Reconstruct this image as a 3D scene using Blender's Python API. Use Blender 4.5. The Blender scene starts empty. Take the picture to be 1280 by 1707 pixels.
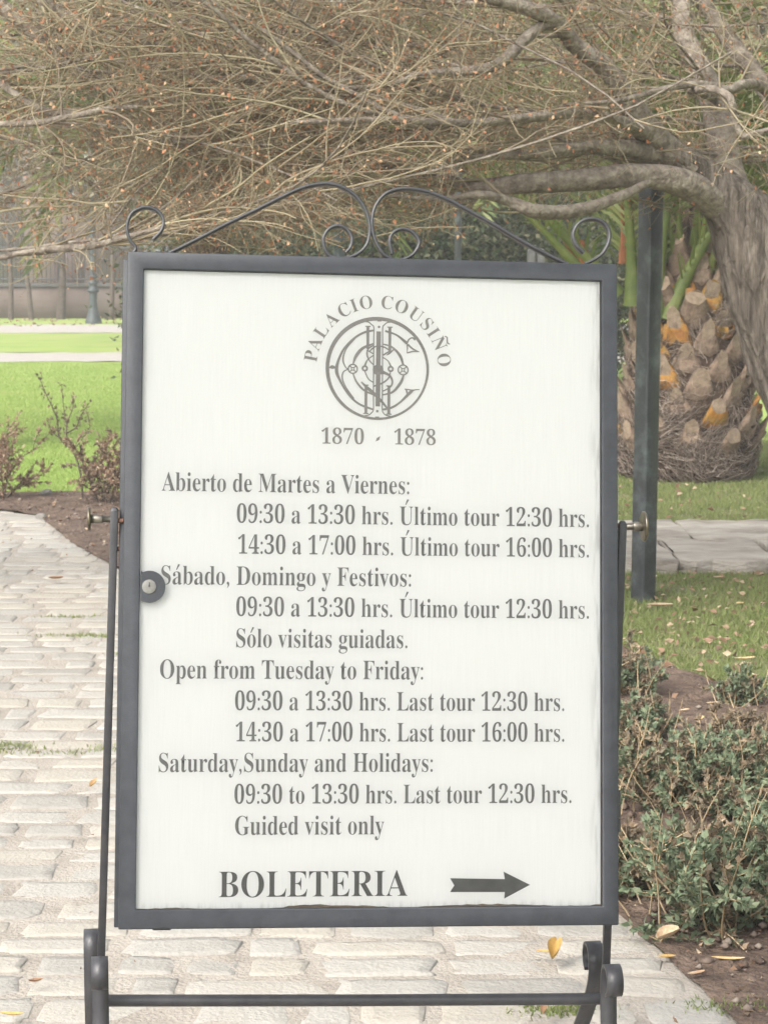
import bpy, bmesh, math, random
import numpy as np
from mathutils import Vector, Matrix

random.seed(7); rng = np.random.default_rng(7)
scene = bpy.context.scene
COL = scene.collection
R = math.radians

# ------------------------------------------------------------------ camera, sky, sun, exposure
FPX, HOR, EYE = 3600.0, 440.0, 1.5          # focal length in photo pixels, horizon row, eye height
PITCH = math.atan((853.5 - HOR) / FPX)
cam = bpy.data.cameras.new('camera'); camo = bpy.data.objects.new('camera', cam); COL.objects.link(camo)
cam.sensor_fit = 'VERTICAL'; cam.sensor_height = 36.0; cam.lens = FPX / 1707 * 36
cam.clip_start = 0.05; cam.clip_end = 2000
camo.location = (0, 0, EYE); camo.rotation_euler = (math.pi / 2 - PITCH, 0, 0)
scene.camera = camo
cam.dof.use_dof = True; cam.dof.focus_distance = 3.02; cam.dof.aperture_fstop = 30
SUN_EL, SUN_AZ = 44.0, 219.0                 # azimuth measured clockwise from +Y (north)
world = bpy.data.worlds.new('World'); scene.world = world; world.use_nodes = True
wn = world.node_tree; bg = wn.nodes['Background']
sky = wn.nodes.new('ShaderNodeTexSky'); sky.sky_type = 'NISHITA'; sky.sun_disc = False
sky.sun_elevation = R(SUN_EL); sky.sun_rotation = R(SUN_AZ); sky.dust_density = 4.0; sky.air_density = 1.0
hs = wn.nodes.new('ShaderNodeHueSaturation'); hs.inputs['Saturation'].default_value = 0.2
wn.links.new(sky.outputs[0], hs.inputs['Color']); wn.links.new(hs.outputs[0], bg.inputs['Color'])
bg.inputs['Strength'].default_value = 0.15
sl = bpy.data.lights.new('sun', 'SUN'); sl.energy = 1.5; sl.angle = R(30); sl.color = (1.0, 0.945, 0.85)
so = bpy.data.objects.new('sun', sl); COL.objects.link(so); so.location = (-3, -6, 12)
sd = Vector((math.sin(R(SUN_AZ)) * math.cos(R(SUN_EL)), math.cos(R(SUN_AZ)) * math.cos(R(SUN_EL)), math.sin(R(SUN_EL))))
so.rotation_euler = sd.to_track_quat('Z', 'Y').to_euler()
vs = scene.view_settings; vs.view_transform = 'Standard'; vs.look = 'None'; vs.gamma = 1.0; vs.use_curve_mapping = False
vs.exposure = 1.34

# ------------------------------------------------------------------ picture -> place
FW = Vector((0, math.cos(PITCH), -math.sin(PITCH))); UP = Vector((0, math.sin(PITCH), math.cos(PITCH))); RT = Vector((1, 0, 0))
EYEV = Vector((0, 0, EYE))
def ray(px, py): return FW + RT * ((px - 640) / FPX) + UP * ((853.5 - py) / FPX)
def G(px, py, z=0.0):                         # point on the ground
    d = ray(px, py); return EYEV + d * ((z - EYE) / d.z)
def D(px, py, y):                             # point at a distance y in front of the camera
    d = ray(px, py); return EYEV + d * (y / d.y)

# ------------------------------------------------------------------ materials
MATS = {}
def mat(name, c1, c2=None, scale=8.0, rough=0.7, bump=0.0, bscale=None, island=0.0, metal=0.0, stretch=(1, 1, 1), c3=None, detail=4, spec=0.4, dist=0.02, trans=0.0):
    if name in MATS: return MATS[name]
    m = bpy.data.materials.new(name); m.use_nodes = True; t = m.node_tree; b = t.nodes['Principled BSDF']
    b.inputs['Roughness'].default_value = rough; b.inputs['Metallic'].default_value = metal
    b.inputs['Specular IOR Level'].default_value = spec
    tc = t.nodes.new('ShaderNodeTexCoord'); mp = t.nodes.new('ShaderNodeMapping'); mp.inputs['Scale'].default_value = stretch
    t.links.new(tc.outputs['Object'], mp.inputs[0])
    col = None
    if c2 is not None:
        n = t.nodes.new('ShaderNodeTexNoise'); n.inputs['Scale'].default_value = scale; n.inputs['Detail'].default_value = detail
        n.inputs['Roughness'].default_value = 0.65
        t.links.new(mp.outputs[0], n.inputs['Vector'])
        fac = n.outputs['Fac']
        if island:
            g = t.nodes.new('ShaderNodeNewGeometry')
            a = t.nodes.new('ShaderNodeMix'); a.data_type = 'FLOAT'; a.inputs[0].default_value = island
            t.links.new(fac, a.inputs[2]); t.links.new(g.outputs['Random Per Island'], a.inputs[3]); fac = a.outputs[0]
        rp = t.nodes.new('ShaderNodeValToRGB'); e = rp.color_ramp.elements
        lo, hi = (0.30, 0.70) if not island else (0.1, 0.9)
        e[0].position = lo; e[1].position = hi; e[0].color = (*c1, 1); e[1].color = (*c2, 1)
        if c3 is not None:
            e[1].position = (lo + hi) / 2; x = e.new(hi); x.color = (*c3, 1)
        t.links.new(fac, rp.inputs[0]); t.links.new(rp.outputs[0], b.inputs['Base Color'])
    else: b.inputs['Base Color'].default_value = (*c1, 1)
    if bump:
        n2 = t.nodes.new('ShaderNodeTexNoise'); n2.inputs['Scale'].default_value = bscale or scale * 4; n2.inputs['Detail'].default_value = 6
        t.links.new(mp.outputs[0], n2.inputs['Vector'])
        bp = t.nodes.new('ShaderNodeBump'); bp.inputs['Strength'].default_value = bump; bp.inputs['Distance'].default_value = dist
        t.links.new(n2.outputs['Fac'], bp.inputs['Height']); t.links.new(bp.outputs[0], b.inputs['Normal'])
    if trans:                                  # thin leaves let some light through
        tr = t.nodes.new('ShaderNodeBsdfTranslucent'); ms = t.nodes.new('ShaderNodeMixShader'); ms.inputs[0].default_value = trans
        src = b.inputs['Base Color'].links
        if src: t.links.new(src[0].from_socket, tr.inputs['Color'])
        else: tr.inputs['Color'].default_value = (*c1, 1)
        t.links.new(b.outputs[0], ms.inputs[1]); t.links.new(tr.outputs[0], ms.inputs[2])
        t.links.new(ms.outputs[0], t.nodes['Material Output'].inputs['Surface'])
    MATS[name] = m; return m

# ------------------------------------------------------------------ mesh building
class MB:
    def __init__(s): s.v = []; s.f3 = []; s.f4 = []; s.n = 0; s.ng = []
    def add(s, v, f4=None, f3=None):
        v = np.asarray(v, float).reshape(-1, 3)
        if f4 is not None and len(f4): s.f4.append(np.asarray(f4, int) + s.n)
        if f3 is not None and len(f3): s.f3.append(np.asarray(f3, int) + s.n)
        s.v.append(v); s.n += len(v)
    def poly(s, v):
        s.ng.append(list(range(s.n, s.n + len(v)))); s.v.append(np.asarray(v, float).reshape(-1, 3)); s.n += len(v)
    def tube(s, pts, rad, k=6, cap=True):
        p = np.asarray([tuple(q) for q in pts], float); n = len(p)
        r = np.broadcast_to(np.asarray(rad, float), (n,)) if np.ndim(rad) < 2 else rad
        t = np.gradient(p, axis=0); t /= np.linalg.norm(t, axis=1)[:, None] + 1e-12
        m = t.mean(0); ref = np.eye(3)[np.argmin(np.abs(m))]
        a = np.cross(t, ref); a /= np.linalg.norm(a, axis=1)[:, None] + 1e-12
        b = np.cross(t, a)
        th = np.arange(k) * 2 * np.pi / k
        v = p[:, None] + r[:, None, None] * (np.cos(th)[None, :, None] * a[:, None] + np.sin(th)[None, :, None] * b[:, None])
        i = np.arange(n - 1)[:, None] * k; j = np.arange(k)[None]; j2 = (j + 1) % k
        f = np.stack([i + j, i + j2, i + k + j2, i + k + j], -1).reshape(-1, 4)
        s.add(v.reshape(-1, 3), f)
        if cap and k > 4:
            s.poly(v[0][::-1]); s.poly(v[-1])
    def box(s, c, ax, ay, az):                 # centre and three half-axis vectors
        c = np.array(c); ax = np.array(ax); ay = np.array(ay); az = np.array(az)
        v = [c + x * ax + y * ay + z * az for z in (-1, 1) for y in (-1, 1) for x in (-1, 1)]
        s.add(v, [(0, 2, 3, 1), (4, 5, 7, 6), (0, 1, 5, 4), (2, 6, 7, 3), (0, 4, 6, 2), (1, 3, 7, 5)])
    def bx(s, x0, x1, y0, y1, z0, z1):
        s.box(((x0 + x1) / 2, (y0 + y1) / 2, (z0 + z1) / 2), ((x1 - x0) / 2, 0, 0), (0, (y1 - y0) / 2, 0), (0, 0, (z1 - z0) / 2))
    def lathe(s, prof, c, axis=Vector((0, 0, 1)), k=20):   # prof: (radius, height)
        axis = Vector(axis).normalized(); a = axis.orthogonal().normalized(); b = axis.cross(a); c = Vector(c)
        v = [c + axis * h + (a * math.cos(2 * math.pi * j / k) + b * math.sin(2 * math.pi * j / k)) * max(r, 1e-5) for r, h in prof for j in range(k)]
        f = [(i * k + j, i * k + (j + 1) % k, (i + 1) * k + (j + 1) % k, (i + 1) * k + j) for i in range(len(prof) - 1) for j in range(k)]
        s.add([tuple(q) for q in v], f)
    def strip(s, pts, side, w, th):            # flat bar: pts centre line, side = direction of its width
        p = np.asarray([tuple(q) for q in pts], float); side = np.array(side, float); side /= np.linalg.norm(side)
        t = np.gradient(p, axis=0); t /= np.linalg.norm(t, axis=1)[:, None]
        nrm = np.cross(t, side); nrm /= np.linalg.norm(nrm, axis=1)[:, None]
        w2 = side[None] * w / 2; t2 = nrm * th / 2
        v = np.stack([p - w2 - t2, p + w2 - t2, p + w2 + t2, p - w2 + t2], 1); n = len(p)
        i = np.arange(n - 1)[:, None] * 4; j = np.arange(4)[None]; j2 = (j + 1) % 4
        s.add(v.reshape(-1, 3), np.stack([i + j, i + j2, i + 4 + j2, i + 4 + j], -1).reshape(-1, 4))
        s.add(v[0], [(3, 2, 1, 0)]); s.add(v[-1], [(0, 1, 2, 3)])
    def leaves(s, pos, dirn, L, W, curl=0.25, rnd=1.0):     # vectorised six-point leaves
        n = len(pos)
        if n == 0: return
        pos = np.asarray(pos, float); d = np.asarray(dirn, float); d = d / (np.linalg.norm(d, axis=1)[:, None] + 1e-9)
        q = rng.normal(size=(n, 3)); sd_ = np.cross(d, q); sd_ /= np.linalg.norm(sd_, axis=1)[:, None] + 1e-9
        nn = np.cross(sd_, d); L = np.broadcast_to(L, (n,))[:, None]; W = np.broadcast_to(W, (n,))[:, None]
        c = curl * L
        v = np.stack([pos, pos + d * L * .4 + sd_ * W * .5 + nn * c * .35, pos + d * L * .4 - nn * 0, pos + d * L * .4 - sd_ * W * .5 + nn * c * .35,
                      pos + d * L - nn * c * .6], 1)
        i = np.arange(n)[:, None] * 5
        s.add(v.reshape(-1, 3), f3=np.concatenate([i + [0, 1, 2], i + [0, 2, 3], i + [1, 4, 2], i + [2, 4, 3]]))
    def build(s, name, m, parent=None, smooth=False, bevel=0.0, seg=2):
        v = np.concatenate(s.v) if s.v else np.zeros((0, 3))
        root = parent
        while root is not None and root.parent is not None: root = root.parent
        if root is not None:
            inv = np.array(root.matrix_basis.inverted()); v = v @ inv[:3, :3].T + inv[:3, 3]
        me = bpy.data.meshes.new(name)
        f4 = np.concatenate(s.f4) if s.f4 else np.zeros((0, 4), int); f3 = np.concatenate(s.f3) if s.f3 else np.zeros((0, 3), int)
        ngl = [len(g) for g in s.ng]
        loops = np.concatenate([f4.ravel(), f3.ravel(), np.array([i for g in s.ng for i in g], int)]).astype(np.int32)
        tot = np.concatenate([np.full(len(f4), 4), np.full(len(f3), 3), np.array(ngl, int)]).astype(np.int32)
        start = np.concatenate([[0], np.cumsum(tot)[:-1]]).astype(np.int32)
        me.vertices.add(len(v)); me.vertices.foreach_set('co', v.astype(np.float32).ravel())
        me.loops.add(len(loops)); me.loops.foreach_set('vertex_index', loops)
        me.polygons.add(len(tot)); me.polygons.foreach_set('loop_start', start); me.polygons.foreach_set('loop_total', tot)
        if smooth: me.polygons.foreach_set('use_smooth', np.ones(len(tot), bool))
        me.update(calc_edges=True); me.validate()
        me.materials.append(m)
        o = bpy.data.objects.new(name, me); COL.objects.link(o)
        if parent is not None: o.parent = parent
        if bevel:
            b = o.modifiers.new('bevel', 'BEVEL'); b.width = bevel; b.segments = seg; b.limit_method = 'ANGLE'; b.angle_limit = R(40)
        return o
def tag(o, label=None, cat=None, group=None, kind=None):
    for k, x in (('label', label), ('category', cat), ('group', group), ('kind', kind)):
        if x: o[k] = x
    return o
def empty(name, loc, label, cat, group=None, rz=0.0):
    o = bpy.data.objects.new(name, None); COL.objects.link(o); o.location = loc; o.rotation_euler = (0, 0, rz)
    o.empty_display_size = 0.1
    o.matrix_basis = Matrix.Translation(Vector(loc)) @ Matrix.Rotation(rz, 4, 'Z')
    return tag(o, label, cat, group)
def copy_tree(o, parent=None):
    c = o.copy(); COL.objects.link(c)
    if parent is not None: c.parent = parent
    for ch in list(o.children): copy_tree(ch, c)
    return c
def smooth(pts, n=6):                          # Catmull-Rom through points (any dimension)
    p = np.asarray([tuple(q) for q in pts], float); p = np.vstack([2 * p[0] - p[1], p, 2 * p[-1] - p[-2]]); out = []
    for i in range(1, len(p) - 2):
        for t in np.arange(n) / n:
            out.append(.5 * (2 * p[i] + (p[i + 1] - p[i - 1]) * t + (2 * p[i - 1] - 5 * p[i] + 4 * p[i + 1] - p[i + 2]) * t * t + (3 * p[i] - p[i - 1] - 3 * p[i + 1] + p[i + 2]) * t ** 3))
    out.append(p[-2]); return np.array(out)

# ------------------------------------------------------------------ ground, lawns, beds, paths
def sheet(name, pts, z, m, kind='structure', div=0, amp=0.0):
    b = bmesh.new(); f = b.faces.new([b.verts.new((p[0], p[1], z)) for p in pts])
    bmesh.ops.triangulate(b, faces=b.faces[:])
    if div:
        for _ in range(div): bmesh.ops.subdivide_edges(b, edges=[e for e in b.edges if e.calc_length() > 0.12], cuts=1, use_grid_fill=True)
        bmesh.ops.triangulate(b, faces=b.faces[:])
        for v in b.verts: v.co.z += random.random() * amp
    b.normal_update()
    for f in b.faces:
        if f.normal.z < 0: f.normal_flip()
    me = bpy.data.meshes.new(name); b.to_mesh(me); b.free(); me.materials.append(m)
    o = bpy.data.objects.new(name, me); COL.objects.link(o); o['kind'] = kind; return o

M_lawn = mat('lawn_soil_and_grass', (0.17, 0.26, 0.055), (0.24, 0.32, 0.08), 0.8, 0.9, 0.3, 60, detail=8, c3=(0.30, 0.30, 0.11))
M_lawn2 = mat('worn_shaded_lawn', (0.075, 0.085, 0.03), (0.115, 0.125, 0.045), 2.2, 0.9, 0.6, 70, detail=8, c3=(0.15, 0.115, 0.065))  # bare patches, plus tree shade put into the colour
M_soil = mat('bed_soil', (0.055, 0.035, 0.025), (0.11, 0.075, 0.055), 9.0, 0.95, 1.0, 45, detail=8, c3=(0.17, 0.12, 0.09), dist=0.03)
M_gravel = mat('pale_gravel', (0.30, 0.28, 0.255), (0.40, 0.375, 0.34), 6.0, 0.95, 0.3, 90, detail=6)
M_mortar = mat('path_mortar', (0.225, 0.20, 0.17), (0.30, 0.27, 0.232), 7.0, 0.95, 0.5, 90, detail=9, c3=(0.34, 0.31, 0.27))
M_stone = mat('path_stone', (0.215, 0.202, 0.18), (0.32, 0.305, 0.275), 9.0, 0.85, 0.5, 80, island=0.5, detail=10, c3=(0.33, 0.295, 0.24), dist=0.012)
M_slab = mat('flagstone', (0.15, 0.125, 0.10), (0.30, 0.27, 0.23), 3.0, 0.9, 0.9, 14, detail=10, c3=(0.40, 0.37, 0.32), stretch=(0.8, 1.6, 3), dist=0.03)

sheet('ground', [(-300, -60), (300, -60), (300, 500), (-300, 500)], 0.0, M_lawn)
# right lawn: worn thin, and its darker colour also holds the trees' shade
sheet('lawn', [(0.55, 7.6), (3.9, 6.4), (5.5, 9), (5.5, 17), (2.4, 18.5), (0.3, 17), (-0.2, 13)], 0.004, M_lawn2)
edge = [(1.75, -2.5), (1.55, -0.5), (1.2, 1.6), (0.95, 2.6), (0.84, 3.2), (0.745, 3.8), (0.665, 4.25), (0.545, 4.78), (0.33, 5.6), (0.02, 6.7), (-0.40, 7.9), (-0.85, 9.15), (-1.25, 10.35), (-1.68, 11.5), (-2.05, 12.75), (-2.35, 13.02), (-5.5, 13.25)]
sheet('flower_bed', [(1.74, -2.6), (3.2, -2.6), (2.5, 1.5), (2.1, 3.0), (2.1, 6.0), (1.55, 7.15), (1.18, 7.65), (0.95, 8.25), (0.55, 9.6), (0.0, 11.4), (-0.6, 12.9), (-1.2, 13.75), (-1.75, 14.15), (-2.5, 14.05), (-3.5, 14.35), (-5.5, 14.5)] + edge[::-1], 0.008, M_soil, div=4, amp=0.02)
sheet('path', [(x + 0.01, y) for x, y in edge] + [(-5.5, -2.5)], 0.012, M_mortar)
for y0, y1 in ((33.3, 36.8), (47.5, 53.6)):
    xs_ = [-40] + list(np.linspace(-14, 14, 90)) + [40]
    sheet('path', [(x, y0 + random.uniform(-.16, .16) + .15 * math.sin(x * 1.1)) for x in xs_] + [(x, y1 + random.uniform(-.16, .16) + .15 * math.sin(x * 1.3)) for x in xs_[::-1]], 0.006, M_gravel)
sheet('lawn', [(-40, 36.85), (40, 36.85), (40, 47.4), (-40, 47.4)], 0.003, M_lawn)

def ex(y):
    for (x0, y0), (x1, y1) in zip(edge, edge[1:]):
        if y0 <= y <= y1: return x0 + (x1 - x0) * (y - y0) / (y1 - y0)
    return edge[-1][0]
st = MB(); y = -2.4
while y < 13.1:
    dep = random.uniform(0.11, 0.18) * (1.0 if y < 7 else 1.1)
    xr = ex(min(y + dep / 2, 12.9)) + random.uniform(-.02, .02); x = xr; lim = -0.19 * max(y, 3) - 1.2
    while x > lim:
        w = random.choice([random.uniform(.11, .19), random.uniform(.17, .27), random.uniform(.2, .32)])
        gx, gy = random.uniform(.006, .026), random.uniform(.004, .017)
        k = 16; cx, cy = x - w / 2, y + dep / 2 + 0.016 * math.sin(x * 2.1 + y); rx, ry = w / 2 - gx / 2, dep / 2 - gy / 2
        h = random.uniform(.003, .0075); tx, ty = random.uniform(-.015, .015), random.uniform(-.02, .02)
        ring = []
        for j in range(k):
            a = 2 * math.pi * (j + .5) / k; e = 0.29
            ux = math.copysign(abs(math.cos(a)) ** e, math.cos(a)); uy = math.copysign(abs(math.sin(a)) ** e, math.sin(a))
            q = random.uniform(.84, 1.05); ring.append((ux * rx * q, uy * ry * q * random.uniform(.86, 1.05)))
        vv = []
        for s_, hz in ((1.0, 0.004), (0.99, h * .6 + .008), (0.955, h + .0085), (0.6, h + .0095)):
            vv += [(cx + a * s_, cy + b * s_, hz + (tx * a + ty * b) * (hz > .01) + (random.uniform(-.0025, .0025) if s_ > .61 else 0) * (hz > .01)) for a, b in ring]
        vv.append((cx, cy, h + .0095))
        f4 = [(i * k + j, i * k + (j + 1) % k, (i + 1) * k + (j + 1) % k, (i + 1) * k + j) for i in range(3) for j in range(k)]
        st.add(vv, f4, [(3 * k + j, 3 * k + (j + 1) % k, 4 * k) for j in range(k)])
        x -= w
    y += dep
tag(st.build('cobblestones', M_stone, smooth=True), kind='structure')

# the raised flagstone walk on the right: five thick slabs with ragged fronts
sw = MB()
CO = [(a, q, 10.42, 11.2) for a, q in zip([-.3, .35, 1.43, 1.93, 2.35, 3.1, 4.1], [.35, 1.43, 1.93, 2.35, 3.1, 4.1, 4.8])] + [(a, q, 11.2, 12.1) for a, q in zip([-.3, .8, 1.62, 2.18, 2.9, 3.8], [.8, 1.62, 2.18, 2.9, 3.8, 4.8])]
for a, b, y0_, y1_ in CO:
    n = 7; yf = [y0_ + random.uniform(-.07, .05) * (1 if y0_ < 10.9 else .3) for _ in range(n)]; yb = [y1_ - .012 + random.uniform(-.02, .01) for _ in range(n)]
    X = np.linspace(a + .012, b - .012, n); top = []
    rows = 6
    V = []
    for i in range(n):
        for j in range(rows):
            t = j / (rows - 1); V.append((X[i] + random.uniform(-.01, .01), yf[i] * (1 - t) + yb[i] * t, 0.07 + random.uniform(-.007, .007)))
    F = [(i * rows + j, (i + 1) * rows + j, (i + 1) * rows + j + 1, i * rows + j + 1) for i in range(n - 1) for j in range(rows - 1)]
    base = len(V)
    for i in range(n): V.append((X[i] + random.uniform(-.01, .01), yf[i] - random.uniform(0.0, .03), -0.01))
    F += [(base + i, base + i + 1, (i + 1) * rows, i * rows) for i in range(n - 1)]
    V += [(X[0], yb[0], -.01), (X[-1], yb[-1], -.01)]
    F += [(base, 0, rows - 1, base + n), (base + n - 1, base + n + 1, n * rows - 1, (n - 1) * rows)]
    sw.add(V, F)
tag(sw.build('footpath', M_slab, bevel=0.008), kind='structure')

# ------------------------------------------------------------------ grass and litter (nobody could count these)
def blades(name, pts, h0, h1, w, m):
    n = len(pts); a = rng.uniform(0, 2 * np.pi, n); h = rng.uniform(h0, h1, n); ln = rng.uniform(.2, 1.1, n) * h; az = rng.uniform(0, 2 * np.pi, n)
    p = np.asarray(pts, float); s_ = np.stack([np.cos(a), np.sin(a), 0 * a], 1) * w
    tip = p + np.stack([np.cos(az) * ln, np.sin(az) * ln, h], 1)
    b = MB(); b.add(np.stack([p - s_, p + s_, tip], 1).reshape(-1, 3), f3=np.arange(3 * n).reshape(-1, 3))
    return tag(b.build(name, m), kind='stuff')
M_gr1 = mat('fresh_grass', (0.19, 0.30, 0.06), (0.28, 0.39, 0.10), 0.9, 0.75, island=0.35, c3=(0.42, 0.43, 0.18), trans=0.35)
M_gr2 = mat('tired_shaded_grass', (0.12, 0.17, 0.045), (0.175, 0.22, 0.068), 1.5, 0.8, island=0.5, c3=(0.25, 0.22, 0.12), trans=0.25)  # dull olive, partly the right lawn's shade put into the colour
def scatter(n, f):
    out = []
    while len(out) < n:
        q = f()
        if q: out.append(q)
    return out
def bed_far(x):                                # y of the bed's far edge
    P = [(-5.5, 14.5), (-3.5, 14.35), (-2.5, 14.05), (-1.75, 14.15), (-1.2, 13.75), (-0.6, 12.9), (0, 11.4), (.55, 9.6), (.95, 8.25), (1.18, 7.65), (1.55, 7.15), (2.1, 6.0), (2.5, 1.5), (6, 1)]
    for (x0, y0), (x1, y1) in zip(P, P[1:]):
        if x0 <= x <= x1: return y0 + (y1 - y0) * (x - x0) / (x1 - x0)
    return 0
n = 260000; yy = 13.6 + (33 - 13.6) * rng.random(n) ** 1.5; xx = rng.uniform(-0.215, -0.02, n) * yy
ok = np.array([yv > bed_far(xv) - .12 * random.random() for xv, yv in zip(xx, yy)])
blades('grass', np.stack([xx, yy, 0 * xx], 1)[ok], .010, .03, .003, M_gr1)
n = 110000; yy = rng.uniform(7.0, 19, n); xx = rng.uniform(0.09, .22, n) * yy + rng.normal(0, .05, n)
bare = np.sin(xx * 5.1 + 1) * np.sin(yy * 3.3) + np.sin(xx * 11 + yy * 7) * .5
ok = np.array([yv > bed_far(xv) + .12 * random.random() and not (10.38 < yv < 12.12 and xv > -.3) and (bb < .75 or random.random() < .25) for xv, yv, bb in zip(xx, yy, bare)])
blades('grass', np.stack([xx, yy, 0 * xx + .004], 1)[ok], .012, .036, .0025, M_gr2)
# grass and moss in the joints of the path
jp = []
for (px, py, lx, n) in ((150, 1066, .22, 260), (110, 1034, .14, 120), (60, 1263, .32, 160), (5, 1252, .12, 320), (932, 1694, .09, 260), (1215, 1690, .10, 160), (205, 1098, .08, 60), (180, 1253, .08, 60)):
    c = G(px, py)
    for _ in range(n): jp.append((c.x + random.gauss(0, lx * .5), c.y + random.gauss(0, .022), .012))
blades('grass', jp, .006, .02, .0025, M_gr2)

M_dry = mat('dry_leaf', (0.15, 0.085, 0.05), (0.27, 0.17, 0.11), 3, 0.8, island=0.95, c3=(0.42, 0.33, 0.23), trans=0.15)
lt = MB()
def litter(n, f, s0, s1):
    p = np.array(scatter(n, f)); d = rng.normal(size=(n, 3)); d[:, 2] *= .3
    L = rng.uniform(s0, s1, n); lt.leaves(p, d, L, L * rng.uniform(.3, .7, n), .3)
def f_lawn():
    y_ = random.uniform(7.2, 10.35); x_ = random.uniform(.10, .20) * y_
    return (x_, y_, .03) if y_ > bed_far(x_) - .3 else None
def f_bed():
    y_ = random.choice([random.uniform(3.6, 5.4), random.uniform(5.4, 8.2)]); x_ = random.uniform(ex(y_) + .03, .2 * y_ + .1)
    return (x_, y_, .03) if y_ < bed_far(x_) else None
def f_bedl():
    y_ = random.uniform(9.5, 14.2); x_ = random.uniform(-.2 * y_, -.1 * y_)
    return (x_, y_, .035) if ex(min(y_, 13)) + .03 < x_ and y_ < bed_far(x_) else None
def f_path():
    y_ = random.uniform(3.9, 12); x_ = random.uniform(-.19 * y_, ex(y_)); return (x_, y_, .034)
def f_far():
    y_ = random.uniform(52, 59); return (random.uniform(-11, -6), y_, .03)
litter(380, f_lawn, .012, .045); litter(560, f_bed, .008, .03); litter(160, f_bedl, .012, .04); litter(45, f_path, .008, .022); litter(150, f_far, .06, .14)
litter(60, lambda: (random.uniform(1.3, 2.3), random.uniform(12.2, 15), .04), .02, .05)
tag(lt.build('leaf_litter', M_dry), kind='stuff')
# clods and chips of stone in the soil
cl = MB()
for _ in range(900):
    q = (f_bed if random.random() < .6 else f_bedl)()
    if not q: continue
    s_ = random.uniform(.004, .016); c = Vector((q[0], q[1], .022)); v = [c + Vector((random.gauss(0, 1), random.gauss(0, 1), random.gauss(0, .7))).normalized() * s_ for _ in range(6)]
    o_ = [c + Vector(d) * s_ * random.uniform(.7, 1.3) for d in ((1, 0, 0), (0, 1, 0), (-1, 0, 0), (0, -1, 0), (0, 0, .8), (0, 0, -.8))]
    cl.add([tuple(p) for p in o_], f3=[(0, 1, 4), (1, 2, 4), (2, 3, 4), (3, 0, 4), (1, 0, 5), (2, 1, 5), (3, 2, 5), (0, 3, 5)])
tag(cl.build('soil_clods', mat('soil_clod', (0.05, 0.034, 0.026), (0.12, 0.085, 0.066), 3, .95, island=1.0, c3=(0.24, 0.20, 0.165))), kind='stuff')
# ------------------------------------------------------------------ the swinging notice case on its iron stand
YAW, TILT, ROLL = R(6.76), R(10.40), R(-1.53); SC = Vector((-0.01434, 3.00614, 1.04569)); SW, SH = 0.70, 0.942
X0 = Vector((math.cos(YAW), math.sin(YAW), 0)); N0 = Vector((math.sin(YAW), -math.cos(YAW), 0)); Z0 = Vector((0, 0, 1))
Yt = math.cos(TILT) * Z0 - math.sin(TILT) * N0
XS = math.cos(ROLL) * X0 + math.sin(ROLL) * Yt; YS = -math.sin(ROLL) * X0 + math.cos(ROLL) * Yt; NS = XS.cross(YS)
def S(u, v, n=0.0): return tuple(SC + XS * u + YS * v + NS * n)
def B(px, py, n=0.0):                          # picture point -> place on the board
    d = ray(px, py); o = SC + NS * n; p = EYEV + d * ((o - EYEV).dot(NS) / d.dot(NS)); return (p - SC).dot(XS), (p - SC).dot(YS)
M_paint = mat('dark_iron_paint', (0.021, 0.0235, 0.029), (0.033, 0.036, 0.043), 40, 0.5, 0.15, 400, spec=0.4, dist=0.002)
M_iron = mat('worn_iron_paint', (0.026, 0.026, 0.030), (0.046, 0.045, 0.049), 30, 0.42, 0.25, 300, spec=0.5, dist=0.002)
M_steel = mat('dull_steel', (0.12, 0.11, 0.095), (0.26, 0.24, 0.20), 60, 0.42, 0.2, 300, metal=0.85, dist=0.001)
M_brass = mat('tarnished_brass', (0.07, 0.062, 0.048), (0.19, 0.165, 0.12), 50, 0.4, 0.1, 300, metal=0.8, dist=0.001)
M_lock = mat('cream_lock_face', (0.13, 0.128, 0.12), (0.21, 0.205, 0.19), 80, 0.6)
M_back = mat('brown_backing_board', (0.12, 0.085, 0.055), (0.24, 0.18, 0.12), 30, 0.9)

sign = empty('notice_stand', (SC.x, SC.y - 0.02, 0), 'white opening hours notice in a black iron frame on a scrolled stand', 'notice stand', rz=YAW)
# frame: four mitred square tubes
fl, fr, ft, fb = 0.0235, 0.0225, 0.0245, 0.0265
a, b = SW / 2, SH / 2
fm = MB()
qo = [(-a, -b), (a, -b), (a, b), (-a, b)]; qi = [(-a + fl, -b + fb), (a - fr, -b + fb), (a - fr, b - ft), (-a + fl, b - ft)]
fm.add([S(u, v, n_) for n_ in (0, -.03) for q in (qo, qi) for u, v in q], [q for i in range(4) for j in [(i + 1) % 4] for q in ((i, j, 4 + j, 4 + i), (8 + j, 8 + i, 12 + i, 12 + j), (i, 8 + i, 8 + j, j), (4 + i, 4 + j, 12 + j, 12 + i))])
fm.box(S(*B(270, 1549), -.012), XS * .013, YS * .0022, NS * .008)     # a bead of old weld under the frame
frame = fm.build('frame', M_paint, sign, bevel=0.0018)
cs = MB(); lo, hi, dn, up_ = -a - .0062, a - .001, -b - .001, b - .006
cs.box(S((lo + hi) / 2, (dn + up_) / 2, -.0445), XS * (hi - lo) / 2, YS * (up_ - dn) / 2, NS * .0138)
cs.build('case', M_paint, sign, bevel=0.002)
bk = MB(); bk.add([S(-a + fl - .004, -b + fb - .004, -.0125), S(a - fr + .004, -b + fb - .004, -.0125), S(a - fr + .004, b - ft + .004, -.0125), S(-a + fl - .004, b - ft + .004, -.0125)], [(0, 1, 2, 3)])
panel = bk.build('backing_board', M_back, sign)
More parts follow.
